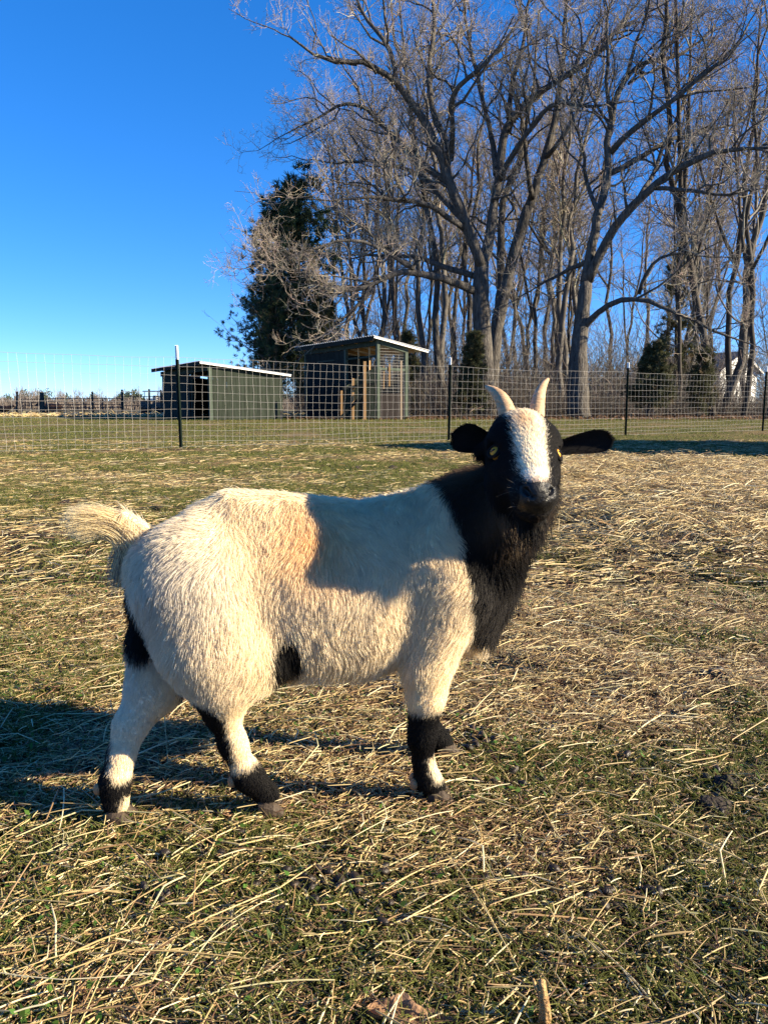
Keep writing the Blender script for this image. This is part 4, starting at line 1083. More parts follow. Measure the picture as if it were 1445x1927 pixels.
BV, BF = surface_nets(FLD, lo, CELL)
del FLD
# one gentle smoothing pass
def smooth_mesh(V, Fq, it, w=.5):
    e = np.concatenate([Fq[:, [0, 1]], Fq[:, [1, 2]], Fq[:, [2, 3]], Fq[:, [3, 0]]])
    for _ in range(it):
        s = np.zeros_like(V); c = np.zeros(len(V))
        for k in (0, 1):
            np.add.at(s, e[:, k], V[e[:, 1 - k]]); np.add.at(c, e[:, k], 1)
        V = V * (1 - w) + w * s / c[:, None]
    return V
BV = smooth_mesh(BV, BF, 2)
fn = np.cross(BV[BF[:, 2]] - BV[BF[:, 0]], BV[BF[:, 3]] - BV[BF[:, 1]])
BN = np.zeros_like(BV)
for k in range(4): np.add.at(BN, BF[:, k], fn)
BN = norm_rows(BN)

def head_w(p):
    """1 on the head, 0 on the trunk"""
    q = (p - HO) @ HM.T / HS
    a = np.maximum(np.abs(q[:, 0]) / .075, np.maximum(np.abs(q[:, 1] - .02) / .10, np.abs(q[:, 2] + .035) / .058))
    return q, 1 - sstep(.88, 1.08, a)

def poly_side(x, z, xs, zs): return x - np.interp(z, zs, xs)

def coat_colour(p, n):
    """coat pattern in the goat's own frame, linear colour"""
    N = len(p)
    g = (p - GC) @ GM.T; x, y, z = g.T
    q, hw = head_w(p)
    nz1 = NZ[0](p, 60) * .5 + NZ[1](p, 140) * .5; nz2 = NZ[2](p, 18)
    white = np.array([.86, .735, .535]); grey = np.array([.70, .645, .56]); tan = np.array([.78, .47, .18]); cream = np.array([.86, .70, .44])
    black = np.array([.012, .011, .011]); brown = np.array([.19, .125, .08])
    c = np.repeat(white[None], N, 0)
    w = np.clip(.5 + .9 * NZ[3](p, 9) + .3 * nz2, 0, 1) * sstep(.15, -.25, x) * .75
    c = c * (1 - w[:, None]) + grey * w[:, None]
    # tan saddle patch and cream wash
    w = np.exp(-(((x + .015) / .055) ** 2 + ((z - .375) / .045) ** 2)) * (.85 + .25 * nz1)
    w = np.clip(w * .72, 0, .8)[:, None]; c = c * (1 - w) + tan * w
    w = np.clip(.35 * sstep(.28, .20, z) + .25 * NZ[1](p, 14), 0, .6)[:, None]; c = c * (1 - w) + cream * w
    w = sstep(-.225, -.26, x) * sstep(.33, .36, z); w = (w * .8)[:, None]; c = c * (1 - w) + cream * w
    def blk(w, colr=black):
        nonlocal c
        w = np.clip(w, 0, 1)[:, None]; c = c * (1 - w) + colr * w
    e = .006 * nz1
    # black neck and chest, brown ruff behind the jaw
    bd = np.interp(z, [.16, .195, .222, .24, .30, .36, .42, .47], [.36, .33, .255, .206, .190, .174, .165, .160])
    wn_ = sstep(-.004, .006, x - bd + e)
    blk(wn_)
    wb = wn_ * sstep(.36, .42, z) * sstep(.30, .22, x) * np.clip(.55 + .8 * nz2, 0, 1); blk(wb, brown)
    blk(wn_ * sstep(.35, .31, z) * .55, np.array([.055, .048, .043]))
    tq = np.exp(-((q[:, 0] / .024) ** 2 + ((q[:, 1] - .066) / .026) ** 2 + ((q[:, 2] + .105) / .026) ** 2)); blk(tq * (nz1 > -.15) * .85, np.array([.50, .41, .28]))
    # black patches: back of the thighs, flank, legs
    blk(sstep(1.12, .9, np.sqrt(((x + .242) / .044) ** 2 + ((z - .285) / .066) ** 2 + (y / .075) ** 2) + e * 12))
    blk(sstep(1.12, .9, np.sqrt(((x + .052) / .021) ** 2 + ((z - .228) / .037) ** 2 + ((y + .085) / .06) ** 2) + e * 14))
    near_h = (x > -.19) & (x < -.04) & (z < .19) & (y < .02)
    hx = np.interp(z, [.05, .09, .13, .16, .185], [-.130, -.122, -.128, -.132, -.16])
    blk(near_h * sstep(.004, -.004, x - hx + e) * sstep(.192, .178, z + e))
    blk(near_h * sstep(.078, .068, z - .25 * (x + .12) + e * .8))
    far_h = (x < -.19) & (z < .16)
    hx = np.interp(z, [.03, .05, .075, .10, .13], [-.268, -.262, -.283, -.281, -.274])
    blk(far_h * sstep(.004, -.004, x - hx + e * .7) * sstep(.118, .108, z + e))
    blk(far_h * sstep(.066, .060, z + e * .5) * (1 - sstep(-.276, -.270, x) * sstep(.046, .04, z) * sstep(.020, .026, z)))
    fr = (x > .09) & (z < .16)
    blk(fr * sstep(.150, .140, z + e) * (1 - sstep(.004, .010, x - np.interp(z, [.02, .04, .06, .075], [.150, .142, .1335, .130])) * sstep(.078, .072, z) * sstep(.034, .040, z) * (y < 0)))
    # head: black mask, white blaze
    if hw.max() > 0:
        bl = np.interp(q[:, 1], [-.08, -.05, -.02, .02, .06, .082], [.022, .0235, .0225, .0205, .0185, .0155])
        wbz = sstep(.003, -.003, np.abs(q[:, 0] + .001) - bl + .0035 * nz1) * sstep(.094, .086, q[:, 1] + np.abs(q[:, 0]) * .5 + .003 * nz1) * sstep(-.05, -.04, q[:, 2] + .6 * np.maximum(0, -q[:, 1] - .03)) * sstep(-.075, -.066, q[:, 1])
        hc = np.repeat(black[None], N, 0)
        bw = np.repeat(np.array([[.88, .79, .62]]), N, 0)
        t = np.exp(-(((q[:, 0] + .008) / .013) ** 2 + ((q[:, 1] + .026) / .022) ** 2)) * .75
        bw = bw * (1 - t[:, None]) + np.array([.72, .50, .27]) * t[:, None]
        t = sstep(.07, .083, q[:, 1]) * .6; bw = bw * (1 - t[:, None]) + np.array([.5, .36, .28]) * t[:, None]
        hc = hc * (1 - wbz[:, None]) + bw * wbz[:, None]
        c = c * (1 - hw[:, None]) + hc * hw[:, None]
    return c

def coat_length(p):
    g = (p - GC) @ GM.T; x, y, z = g.T
    q, hw = head_w(p)
    L = .0150 + .012 * sstep(.30, .20, z) * sstep(.15, .19, z) * sstep(-.10, -.03, x) * sstep(.15, .08, x)
    L = np.maximum(.0052, L * (1 - .62 * sstep(.235, .150, z) * np.maximum(sstep(-.04, -.09, x), sstep(.09, .13, x))))
    L = L + .017 * sstep(.19, .24, x) * sstep(.19, .25, z)
    L = L + .010 * sstep(-.22, -.25, x) * sstep(.33, .30, z) * sstep(.2, .24, z)
    Lh = .0055 + .016 * sstep(-.045, -.085, q[:, 2]) + .006 * sstep(-.03, -.06, q[:, 1]) * (np.abs(q[:, 0]) < .04)
    Lh = np.where((q[:, 1] > .062) & (q[:, 2] > -.06), .0026, Lh)
    L = L * (1 - hw) + Lh * hw
    L = np.where((q[:, 1] > .086) & (q[:, 2] > -.040) & (np.abs(q[:, 0]) < .024) & (hw > .5), 0, L)      # bare nose
    return L

def coat_flow(p, n):
    g = (p - GC) @ GM.T; x, y, z = g.T
    q, hw = head_w(p)
    side = np.clip(np.abs((n @ GM.T)[:, 1]) * 1.5, 0, 1)
    bx = -1.0 + .75 * side; bz = -.95 * side - .35
    bx = np.where(z < .19, -.12, bx); bz = np.where(z < .19, -1, bz)
    fr = sstep(.17, .23, x); bx = bx * (1 - fr) + (-.12) * fr; bz = bz * (1 - fr) - 1 * fr
    v = bx[:, None] * GH + bz[:, None] * np.array([0, 0, 1.0])
    # swirl on the hip and loose waves
    a = 1.0 * NZ[0](p, 7) + .65 * NZ[1](p, 24) + .35 * NZ[2](p, 60)
    a = a * (1 - hw) * sstep(.10, .2, z)
    up = n
    vt = v - up * np.sum(v * up, 1)[:, None]; vt = norm_rows(vt)
    vt = vt * np.cos(a)[:, None] + np.cross(up, vt) * np.sin(a)[:, None]
    # face: up the blaze and out to the sides, down the cheeks
    vh = -HM[1] * .9 + q[:, 0:1] * 22 * HM[0]
    vc = HM[1] * .25 + q[:, 0:1] * 12 * HM[0] + np.array([0, 0, -.9])
    ck = sstep(-.035, -.06, q[:, 2])[:, None]
    vh = vh * (1 - ck) + vc * ck
    vh = norm_rows(vh - up * np.sum(vh * up, 1)[:, None])
    return norm_rows(vt * (1 - hw)[:, None] + vh * hw[:, None])

def grow(P, Nn, Cc, L, T, lift, rad, K=5, clump=2600, clump_w=.55, droop=.25, seed=3):
    r = np.random.default_rng(seed)
    n = len(P)
    lift = np.broadcast_to(lift, (n,))
    L = L * r.uniform(.55, 1.3, n)
    D0 = norm_rows(T + Nn * (lift * r.uniform(.7, 1.4, n))[:, None] + r.normal(0, .16, (n, 3)))
    D1 = norm_rows(D0 + np.array([0, 0, -1.0]) * droop + T * .35 - Nn * (.35 * lift)[:, None])
    ts = np.linspace(0, 1, K)
    pts = np.empty((n, K, 3))
    for i, t in enumerate(ts):
        pts[:, i] = P + L[:, None] * (D0 * t + (D1 - D0) * (t * t) * .6)
    if clump:
        ci = r.choice(n, min(clump, n), replace=False)
        from mathutils import kdtree
        kd = kdtree.KDTree(len(ci))
        for j, i in enumerate(ci): kd.insert(P[i], j)
        kd.balance()
        near = np.array([kd.find(p)[1] for p in P])
        k = ci[near]
        dd = np.linalg.norm(P - P[k], axis=1)
        w = clump_w * r.uniform(.5, 1.2, n) * (dd < .03)
        for i, t in enumerate(ts):
            ww = (w * t ** 1.5)[:, None]
            pts[:, i] = pts[:, i] * (1 - ww) + ww * (pts[k, i] * .75 + .25 * pts[:, i])
        Cc = Cc * (1 + (r.normal(0, .08, n)[k] if False else r.normal(0, .05, len(ci))[near]))[:, None]
    Cc = np.clip(Cc * r.uniform(.92, 1.08, n)[:, None], 0.004, .93)
    rr = rad * np.broadcast_to(np.array([1, 1, .85, .6, .2])[:K] if K == 5 else np.linspace(1, .2, K), (n, K)) * r.uniform(.75, 1.2, n)[:, None]
    return pts, rr, Cc

def sample_surface(V, Fq, n, weight=None, seed=1):
    r = np.random.default_rng(seed)
    tri = np.concatenate([Fq[:, [0, 1, 2]], Fq[:, [0, 2, 3]]])
    A = np.linalg.norm(np.cross(V[tri[:, 1]] - V[tri[:, 0]], V[tri[:, 2]] - V[tri[:, 0]]), axis=1)
    if weight is not None: A = A * weight(V[tri].mean(1))
    ix = r.choice(len(tri), n, p=A / A.sum())
    u = r.random((n, 2)); m = u.sum(1) > 1; u[m] = 1 - u[m]
    w = np.stack([1 - u.sum(1), u[:, 0], u[:, 1]], 1)
    t = tri[ix]
    P = (V[t] * w[..., None]).sum(1); Nn = norm_rows((BN[t] * w[..., None]).sum(1))
    return P, Nn

M_fur = mat_attr('goat coat', rough=.55, transl=.44, spec=.15)
M_furdark = M_fur
M_skin = mat_attr('goat skin', rough=.75, spec=.15)
M_nose = mat_plain('goat nose', (.0055, .005, .005), .38, spec=.35, bump=.3, noise=.3, scale=160)
M_horn = mat_plain('goat horn', (.43, .28, .155), .55, noise=.25, scale=30, bump=.35, stretch=(1, 1, 4))
M_hoof = mat_plain('goat hoof', (.050, .036, .025), .65, spec=.2, noise=.35, scale=60, bump=.3)
M_lid = mat_plain('goat eyelid', (.010, .009, .009), .85, spec=.08)
M_dew = mat_plain('tan dewclaw', (.30, .165, .08), .6, noise=.25, scale=80)
M_iris = mat_plain('goat iris', (.55, .25, .03), .5, spec=.15, noise=.25, scale=220)
M_pupil = mat_plain('goat pupil', (.004, .004, .004), .08)

origin = G(0, 0, 0)
sk = coat_colour(BV, BN)
goat = mesh_obj('goat', BV - origin, BF, M_skin, None, True, col=sk, loc=origin)
tag(goat, 'white and black horned goat standing in the paddock with its head turned to the camera', 'goat')
goat.data.materials.append(M_nose)
# the bare nose gets its own shiny skin
qf = (BV[BF].mean(1) - HO) @ HM.T / HS
nm = ((qf[:, 1] > .084) & (qf[:, 2] > -.042) & (np.abs(qf[:, 0]) < .06)).astype(np.int32)
goat.data.polygons.foreach_set('material_index', nm)

def wgt(c):
    q, hw = head_w(c)
    g = (c - GC) @ GM.T
    return 1 + 3.6 * hw + 1.2 * sstep(.19, .12, g[:, 2])
P, Nn = sample_surface(BV, BF, 380000, wgt)
L = coat_length(P); keep = L > .001
P, Nn, L = P[keep], Nn[keep], L[keep]
# leave the eyes clear
for sg in (-1, 1):
    k = np.linalg.norm(P - Hd(sg * .0465, .004, -.033), axis=1) > .0108
    P, Nn, L = P[k], Nn[k], L[k]
g = (P - GC) @ GM.T
k = g[:, 2] > .013; P, Nn, L, g = P[k], Nn[k], L[k], g[k]
Cc = coat_colour(P + rng.normal(0, .0025, P.shape), Nn)
Tt = coat_flow(P, Nn)
q, hw = head_w(P)
lift = .40 - .30 * hw - .18 * sstep(.2, .13, g[:, 2])
pts, rr, Cc = grow(P, Nn, Cc, L, Tt, lift, .00030, clump=18000, clump_w=.26, droop=.14)
rr = rr * (.62 + .38 * (L / .02).clip(0, 1))[:, None]
coat = curves_obj('coat', pts - origin, rr, M_fur, Cc, goat)
coat['kind'] = 'stuff'

# ---- ruff, beard and tail hair: longer strands
def strands(name, roots, dirs, L, colf, rad, n_per=1, droop=.5, clump=0, seed=5, lab=None):
    r = np.random.default_rng(seed)
    n = len(roots)
    pts, rr, cc = grow(roots, dirs, colf, L, dirs * .01 + 1e-6, np.ones(n), rad, K=5, clump=clump, droop=droop, clump_w=.5, seed=seed)
    o = curves_obj(name, pts - origin, rr, M_fur, cc, goat); o['kind'] = 'stuff'
    if lab: o['label'] = lab
    return o
r = np.random.default_rng(11)
# tail: hair sweeping up over the dock and back to a ragged point
n = 9000
t = r.random(n)
r0 = at(258, 1085, .985) * (1 - t)[:, None] + at(282, 1005, .985) * t[:, None] + r.normal(0, 1, (n, 3)) * np.array([.004, .012, .004])
tipc = at(137, 986, .965); fr = r.beta(3.2, 1.3, n)[:, None]
c1_ = at(236, 985, .975) + (at(216, 958, .975) - at(236, 985, .975)) * t[:, None] + r.normal(0, 1, (n, 3)) * np.array([.004, .010, .004])
end = tipc + (t[:, None] - .55) * (at(150, 966, .965) - at(165, 1012, .965)) * .8 + r.normal(0, 1, (n, 3)) * np.array([.006, .009, .0055])
end = c1_ + (end - c1_) * (.32 + .64 * fr)
low = r.random(n) < .22 * (1 - t); end[low] = r0[low] + np.array([-.022, -.004, -.012]) + r.normal(0, .006, (int(low.sum()), 3))
k_ = np.linspace(0, 1, 6)[None, :, None]
tp_ = r0[:, None] * (1 - k_) ** 2 + 2 * c1_[:, None] * k_ * (1 - k_) + end[:, None] * k_ ** 2
tp_ = tp_ + r.normal(0, .0016, (n, 1, 3)) * k_ * 2
cc = np.repeat(np.array([[.86, .72, .44]]), n, 0) * r.uniform(.8, 1.1, (n, 1)); dk = r.random(n) < .07; cc[dk] = np.array([.30, .24, .17]); cc[low & (r.random(n) < .5)] = np.array([.22, .19, .16])
o = curves_obj('tail_hair', tp_ - origin, np.repeat(np.array([[.00034, .00034, .0003, .00026, .0002, .0001]]), n, 0) * r.uniform(.7, 1.2, (n, 1)), M_fur, cc.clip(0, .92), goat); o['kind'] = 'stuff'
# beard under the chin
n = 900
bp = np.array([Hd(*x) for x in zip(r.normal(0, .009, n), r.uniform(.066, .094, n), r.uniform(-.064, -.056, n))])
dv = np.array([0, 0, -1.0]) + np.array([.06, .06, 0]) + r.normal(0, .13, (n, 3))
cc = np.where(r.random((n, 1)) < .12, np.array([[.10, .08, .06]]), np.array([[.018, .016, .015]]))
ln = r.uniform(.03, .062, n) * np.where(r.random(n) < .06, 1.6, 1)
strands('beard', bp, norm_rows(dv), ln, cc, .00028, droop=.35, clump=26, seed=13)
# whiskers
n = 14
bp = np.array([Hd(*x) for x in zip(r.choice([-1, 1], n) * r.uniform(.012, .025, n), r.uniform(.075, .098, n), r.uniform(-.045, -.025, n))])
dv = norm_rows((bp - Hd(0, .07, -.05)) + r.normal(0, .01, (n, 3)))
strands('whiskers', bp, dv, r.uniform(.02, .04, n), np.repeat([[.2, .18, .16]], n, 0), .00012, droop=.2, seed=14)

# ---- eyes
def uv_ball(rx, ry, rz, nu=24, nv=14):
    v = [(rx * math.sin(math.pi * j / nv) * math.cos(2 * math.pi * i / nu), ry * math.sin(math.pi * j / nv) * math.sin(2 * math.pi * i / nu), rz * math.cos(math.pi * j / nv)) for j in range(nv + 1) for i in range(nu)]
    f = [(j * nu + i, j * nu + (i + 1) % nu, (j + 1) * nu + (i + 1) % nu, (j + 1) * nu + i) for j in range(nv) for i in range(nu)]
    return np.array(v), f
for sg in (-1, 1):
    ax = norm_rows(np.array([[sg * .80, .05, .60]]))[0]          # where the eye looks, in the head frame
    w_ax = ax @ HM; up_ = -HM[1]; sd_ = norm_rows(np.cross(up_, w_ax)[None])[0]; up_ = np.cross(w_ax, sd_)
    v, fc = uv_ball(.0092, .0092, .0092)
    c = Hd(sg * .0405, .004, -.036)
    e = mesh_obj('eye', v @ np.stack([sd_, up_, w_ax]) + c - origin, fc, M_iris, goat, True)
    v, fc = uv_ball(.0036, .0014, .0012)
    mesh_obj('pupil', v @ np.stack([sd_, up_, w_ax]) + c + w_ax * .0088 - origin, fc, M_pupil, e, True)
    # lids: dark rim round the eye
    m = MB()
    ring = [c + w_ax * .0062 + .0084 * (math.cos(a) * sd_ * 1.05 + math.sin(a) * up_ * .86) for a in np.linspace(0, 2 * math.pi, 25)]
    m.tube(np.array(ring) - origin, .0026, 6, cap=False)
    m.build('eyelid', M_lid, goat, True)

# ---- horns: keratin, ridged, curving up and outwards
def bez(ctrl, n):
    ctrl = np.array(ctrl, float); t = np.linspace(0, 1, n)[:, None]; k = len(ctrl) - 1
    return sum(math.comb(k, i) * t ** i * (1 - t) ** (k - i) * ctrl[i] for i in range(k + 1))
for pl, rs in (([at(966, 835, .985), at(952, 742, .985), at(938, 742, 1.005), at(914, 727, 1.025)], 1.05),
               ([at(1004, 835, .985), at(1011, 752, .99), at(1012, 735, 1.01), at(1031, 713, 1.025)], .95)):
    c = bez(pl, 40)
    tt = np.linspace(0, 1, 40)
    rad = .88 * rs * (.0132 * (1 - tt) ** .75 + .0022) * (1 + .02 * np.sin(tt * 70))
    m = MB(); m.tube(c - origin, rad, 16)
    m.build('horn', M_horn, goat, True)

# ---- ears: cupped leaves
M_ear = mat_attr('goat ear', rough=.8, spec=.1, transl=.0)
def ear(base, tip, wid, face, bend, name='ear'):
    base, tip = np.array(base), np.array(tip); ax = tip - base; Ln = np.linalg.norm(ax); ax = ax / Ln
    fc = np.array(face, float); fc = fc - ax * (fc @ ax); fc /= np.linalg.norm(fc); sd = np.cross(ax, fc)
    V, F, N_ = [], [], []
    nu, nv = 18, 12
    for layer in (1, -1):
        for i in range(nu + 1):
            u = i / nu
            w = wid * (.55 + .75 * u - .1 * u * u) * math.sqrt(max(0, 1 - max(0, (u - .55) / .45) ** 2.4)) + .0006
            for j in range(nv + 1):
                s = j / nv * 2 - 1
                cup = .45 * wid * (s * s) * (1 - .5 * u)
                V.append(base + ax * Ln * u + sd * (s * w + bend * u * u) + fc * (cup + layer * .0016 * (1 - s * s * .9)) )
    for layer in range(2):
        o = layer * (nu + 1) * (nv + 1)
        for i in range(nu):
            for j in range(nv):
                q4 = (o + i * (nv + 1) + j, o + i * (nv + 1) + j + 1, o + (i + 1) * (nv + 1) + j + 1, o + (i + 1) * (nv + 1) + j)
                F.append(q4 if layer else q4[::-1])
    V = np.array(V)
    col = np.repeat([[.010, .009, .009]], len(V), 0)
    e = mesh_obj(name, V - origin, F, M_ear, goat, True, col=col)
    # short ear hair
    F4 = np.array(F); r_ = np.random.default_rng(int(wid * 1e5))
    pick = r_.integers(0, len(F4), 5000); a, b = r_.random((2, 5000, 1))
    Pp = V[F4[pick, 0]] * (1 - a) * (1 - b) + V[F4[pick, 1]] * a * (1 - b) + V[F4[pick, 2]] * a * b + V[F4[pick, 3]] * (1 - a) * b
    nn = norm_rows(np.cross(V[F4[pick, 2]] - V[F4[pick, 0]], V[F4[pick, 3]] - V[F4[pick, 1]]))
    cc = np.repeat([[.012, .011, .010]], 5000, 0)
    rim = r_.random(5000) < .03; cc[rim] = (.10, .06, .04)
    pts, rr, cc = grow(Pp, nn, cc, np.full(5000, .0045), np.repeat(ax[None], 5000, 0), .35, .00022, clump=0, droop=.1)
    h_ = curves_obj('ear_hair', pts - origin, rr, M_fur, cc, e); h_['kind'] = 'stuff'
ear(at(922, 834, 1.03), at(855, 812, 1.01), .0205, np.array([-.25, -.9, -.15]), -.004)
ear(at(1044, 840, 1.035), at(1149, 816, 1.03), .0172, np.array([.2, -.9, -.35]), .008)

# ---- hooves: two claws a foot, and dewclaws behind the fetlock
def claw(c, fwd, side, sc=1.0):
    """cloven claw: flat sole, sloping toe"""
    up = np.array([0, 0, 1.0]); fwd = np.array(fwd); fwd = fwd / np.linalg.norm(fwd); lat = np.cross(up, fwd)
    prof = [(-.015, .0, .0085, .026), (-.006, .0, .0105, .027), (.006, .0, .0100, .0225), (.016, .0, .0070, .014), (.022, .0, .0030, .006)]
    V, F = [], []
    for (x, z0, w, z1) in prof:
        for a in np.linspace(0, math.pi, 7):
            V.append(c + sc * (fwd * x + lat * (w * math.cos(a) * (1 if abs(math.cos(a)) < .9 else 1.05)) + up * (z0 + (z1 - z0) * math.sin(a) ** .6)))
    n = 7
    for i in range(len(prof) - 1):
        for j in range(n - 1): F.append((i * n + j, i * n + j + 1, (i + 1) * n + j + 1, (i + 1) * n + j))
        F.append((i * n + n - 1, i * n, (i + 1) * n, (i + 1) * n + n - 1))
    F.append(tuple(range(n - 1, -1, -1))); F.append(tuple(range((len(prof) - 1) * n, len(prof) * n)))
    o = mesh_obj('hoof', np.array(V) - origin, F, M_hoof, goat, False)
    bv = o.modifiers.new('bevel', 'BEVEL'); bv.width = .0012; bv.segments = 2
for foot, fet, hd in ((NH, NH[-2], GH * .9 + np.array([.1, -.1, 0])), (FH, FH[-2], GH + np.array([-.02, -.15, 0])), (NF, NF[-2], GH + np.array([0, -.2, 0])), (FF, FF[-2], GH)):
    hd = norm_rows(hd[None])[0]; lat = np.cross([0, 0, 1.0], hd)
    f0 = foot[-1].copy(); f0[2] = 0.0005
    for sg in (-1, 1):
        claw(f0 + hd * .006 + lat * sg * .0108, hd + lat * sg * .10, sg, 1.0)
        b = fet - hd * .0195 + lat * sg * .009 + np.array([0, 0, -.004])
        v, fc = uv_ball(.0062, .0058, .0085, 10, 6)
        mesh_obj('dewclaw', v + b - origin, fc, M_dew, goat, True)
# ================================================================ SMALL THINGS ON THE GROUND
M_pellet = mat_plain('goat droppings', (.028, .021, .016), .42, noise=.4, scale=90, bump=.3)
M_leaf = mat_plain('dead leaf', (.32, .19, .105), .7, col2=(.20, .11, .055), scale=35, bump=.4, bscale=90)
M_stick = mat_plain('dead stick', (.30, .20, .115), .85, col2=(.14, .085, .05), scale=30, stretch=(1, 1, 1), bump=.6, bscale=120)
M_stalk = mat_plain('tan stalk', (.46, .30, .13), .8, col2=(.28, .16, .07), scale=45, bump=.7, bscale=150)
def gnd(u, v):
    d = pix_ray(u, v); t = CAM_H / -d[2]
    for _ in range(4):
        x, y = d[0] * t, d[1] * t; t = (CAM_H - float(hgt(x, y))) / -d[2]
    return np.array([d[0] * t, d[1] * t, float(hgt(d[0] * t, d[1] * t))])
# droppings: pellets in scattered clusters, each one its own object
rg = np.random.default_rng(301)
pm = []
for k in range(3):
    v, f = uv_ball(.0050, .0050, .0068 + .0008 * k, 10, 7)
    v = v * (1 + .07 * NZ[k](v * 1.0, 260)[:, None]); v[:, 0] *= 1 - .12 * (v[:, 2] > .003)
    me = bpy.data.meshes.new('dropping'); me.from_pydata(v.tolist(), [], f); me.materials.append(M_pellet)
    me.polygons.foreach_set('use_smooth', np.ones(len(me.polygons), dtype=bool)); pm.append(me)
CL = [(620, 1672, 34, 45, 22, 'in the big foreground heap'), (300, 1690, 12, 26, 14, 'left of the foreground heap'), (395, 1605, 14, 55, 14, 'scattered behind the foreground heap'),
      (735, 1300, 14, 30, 12, 'under the belly of the goat'), (888, 1400, 18, 32, 12, 'in front of the far forefoot'), (1350, 1500, 20, 18, 26, 'in the dark mound at the right'),
      (1180, 1690, 14, 45, 16, 'right of the dry stalk'), (1335, 1275, 14, 30, 8, 'at the right edge of the grass'), (960, 1480, 10, 50, 14, 'right of the near forefoot'),
      (700, 1745, 9, 50, 18, 'just below the foreground heap'), (1010, 1640, 9, 60, 16, 'in the straw behind the dry stalk'), (450, 1735, 8, 40, 14, 'below the left heap'), (1240, 1420, 8, 40, 10, 'in the grass at the right')]
for u, v, n, su, sv, where in CL:
    for i in range(n):
        p = gnd(u + rg.normal(0, su), v + rg.normal(0, sv))
        o = bpy.data.objects.new('dropping', pm[int(rg.integers(0, 3))])
        o.location = (p[0], p[1], p[2] + .005 + (.006 if rg.random() < .3 else 0)); o.rotation_euler = (R(90) + rg.normal(0, .4), rg.normal(0, .4), rg.random() * 6.28)
        s = rg.uniform(.8, 1.2); o.scale = (s, s, s)
        link(o); tag(o, 'dark brown oval dropping ' + where, 'dropping', 'goat droppings ' + where)
# dark clods in the middle distance
M_clod = mat_plain('dark dung clod', (.030, .022, .016), .85, noise=.4, scale=60, bump=.8, bscale=140)
for u, v, s, lb in ((125, 944, .030, 'small dark clod in the grass left of the tail'), (300, 957, .020, 'small dark clod right of the tail tip'), (672, 884, .040, 'dark clod in the grass behind the back of the goat'), (738, 882, .045, 'flat dark clod right of the other one behind the goat'),
                    (1365, 1484, .020, 'dark dung clod at the right edge of the straw'), (1345, 1526, .022, 'larger dark dung clod below the right edge clod'), (68, 938, .025, 'dark clod near the left edge')):
    p = gnd(u, v); m = MB()
    vv, ff = uv_ball(1, 1, .6, 18, 12); vv = vv * (1 + .30 * NZ[0](vv + u, 2.2) + .18 * NZ[1](vv + u, 5))[:, None] * s
    m.add(vv, ff); tag(m.build('dung_clod', M_clod, None, True, loc=tuple(p + [0, 0, s * .25])), lb, 'clod', 'dark clods in the grass')
# the dry stalk stump standing in the foreground
b = gnd(1024, 1935); tp = at(1021, 1846, b[1] - .005)
m = MB(); tt = np.linspace(0, 1, 14)
pts = np.stack([b + (tp - b) * t + np.array([.0010 * math.sin(t * 5), .001 * math.cos(t * 4), 0]) for t in tt])
m.tube(pts - b, .0062 * (1 - .45 * tt) * (1 + .06 * np.sin(tt * 37) * (1 + np.sin(tt * 11)) * .6), 12)
st_ = m.build('dry_stalk', M_stalk, None, True, loc=tuple(b)); tag(st_, 'broken tan stalk standing upright in the foreground straw', 'stalk')
m = MB(); q = pts[10] - b; m.tube([q, q + [-.006, -.001, .006], q + [-.009, -.001, .014]], [.0028, .0022, .0010], 8); m.build('side_shoot', M_stalk, st_, True)
# curled dead leaf at the bottom edge
b = gnd(776, 1932); V = []; F = []; nu, nv = 22, 10
ax = norm_rows(np.array([[1.0, -.25, 0]]))[0]; sd = np.array([.25, 1.0, 0]); sd = sd / np.linalg.norm(sd)
for lay in (0, 1):
    for i in range(nu + 1):
        t = i / nu; w = .0145 * (math.sin(math.pi * t ** .8) ** .8) * (1 + .22 * math.sin(t * 21)) + .0004
        for j in range(nv + 1):
            s = j / nv * 2 - 1
            V.append(ax * (t - .5) * .088 + sd * s * w + np.array([0, 0, .009 + .006 * s * s - .008 * abs(t - .4) + .003 * math.sin(s * 5 + t * 9) + .0015 * (1 - abs(s)) * math.cos(t * 40) - lay * .0008]))
for lay in (0, 1):
    o_ = lay * (nu + 1) * (nv + 1)
    for i in range(nu):
        for j in range(nv):
            q4 = (o_ + i * (nv + 1) + j, o_ + (i + 1) * (nv + 1) + j, o_ + (i + 1) * (nv + 1) + j + 1, o_ + i * (nv + 1) + j + 1); F.append(q4 if lay == 0 else q4[::-1])
lf = mesh_obj('dead_leaf', V, F, M_leaf, None, True, loc=tuple(b)); tag(lf, 'curled dry brown leaf lying at the bottom edge', 'leaf')
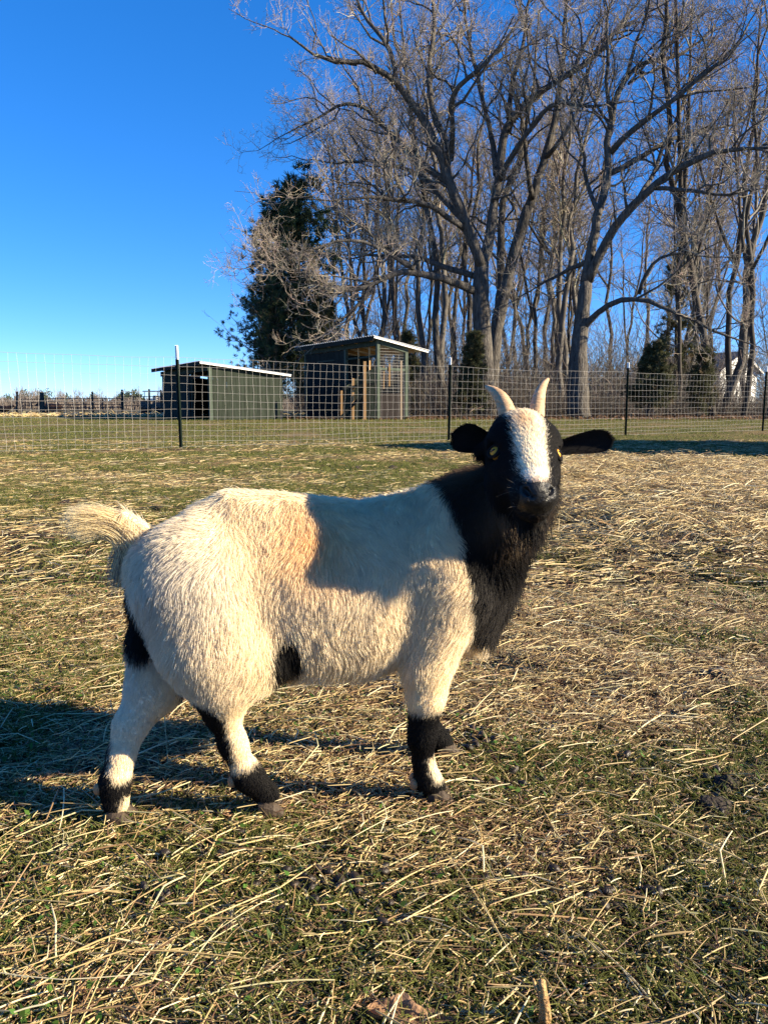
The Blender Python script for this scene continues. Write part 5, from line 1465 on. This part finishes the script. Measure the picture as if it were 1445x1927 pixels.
m = MB(); m.tube([ax * -.044 + [0, 0, .008], ax * -.055 + [0, .002, .010], ax * -.066 + [0, .006, .006]], [.0011, .0009, .0007], 6); m.build('leaf_stalk', M_stick, lf, True)
# sticks
for (u0, v0, u1, v1, r_, lb) in ((-25, 1692, 68, 1706, .0050, 'thick brown stick end poking in from the left edge'), (70, 1722, 158, 1724, .0036, 'thin grey brown stick below the thicker one at left'), (600, 1558, 640, 1552, .0030, 'short brown stick in the straw')):
    a, c = gnd(u0, v0), gnd(u1, v1); tt = np.linspace(0, 1, 12); pts = np.stack([a + (c - a) * t for t in tt]); pts[:, 2] = hgt(pts[:, 0], pts[:, 1]) + r_ * 1.1; pts[:, 1] += .003 * np.sin(tt * 5)
    m = MB(); m.tube(pts - a, r_ * (1 - .25 * tt) * (1 + .08 * np.sin(tt * 31)), 10); tag(m.build('stick', M_stick, None, True, loc=tuple(a)), lb, 'stick', 'sticks in the straw')
# fallen leaves near the camera
LV = [(212, 1588, 'small pale leaf scrap below the far hind hoof'), (420, 1540, 'brown leaf scrap by the near hind hoof'), (682, 1738, 'pale papery leaf scrap below the droppings'), (1005, 830, None), (350, 1330, 'pale leaf scrap between the hind legs')]
for u, v, lb in LV:
    if not lb: continue
    b = gnd(u, v); V = []; a = rg.random() * 6.28
    for i in range(5):
        for j in range(3):
            x_ = (i - 2) * .0065; w = .0085 * (1 - ((i - 2) / 2.4) ** 2); y_ = (j - 1) * w
            V.append((x_ * math.cos(a) - y_ * math.sin(a), x_ * math.sin(a) + y_ * math.cos(a), .008 + .004 * abs(j - 1) - .001 * (i - 2) ** 2 + rg.normal(0, .001)))
    F = [(i * 3 + j, (i + 1) * 3 + j, (i + 1) * 3 + j + 1, i * 3 + j + 1) for i in range(4) for j in range(2)]
    o = mesh_obj('leaf_scrap', V, F, M_leaf if 'brown' in lb else M_stalk, None, True, loc=tuple(b)); tag(o, lb, 'leaf')
    so = o.modifiers.new('solid', 'SOLIDIFY'); so.thickness = .0006
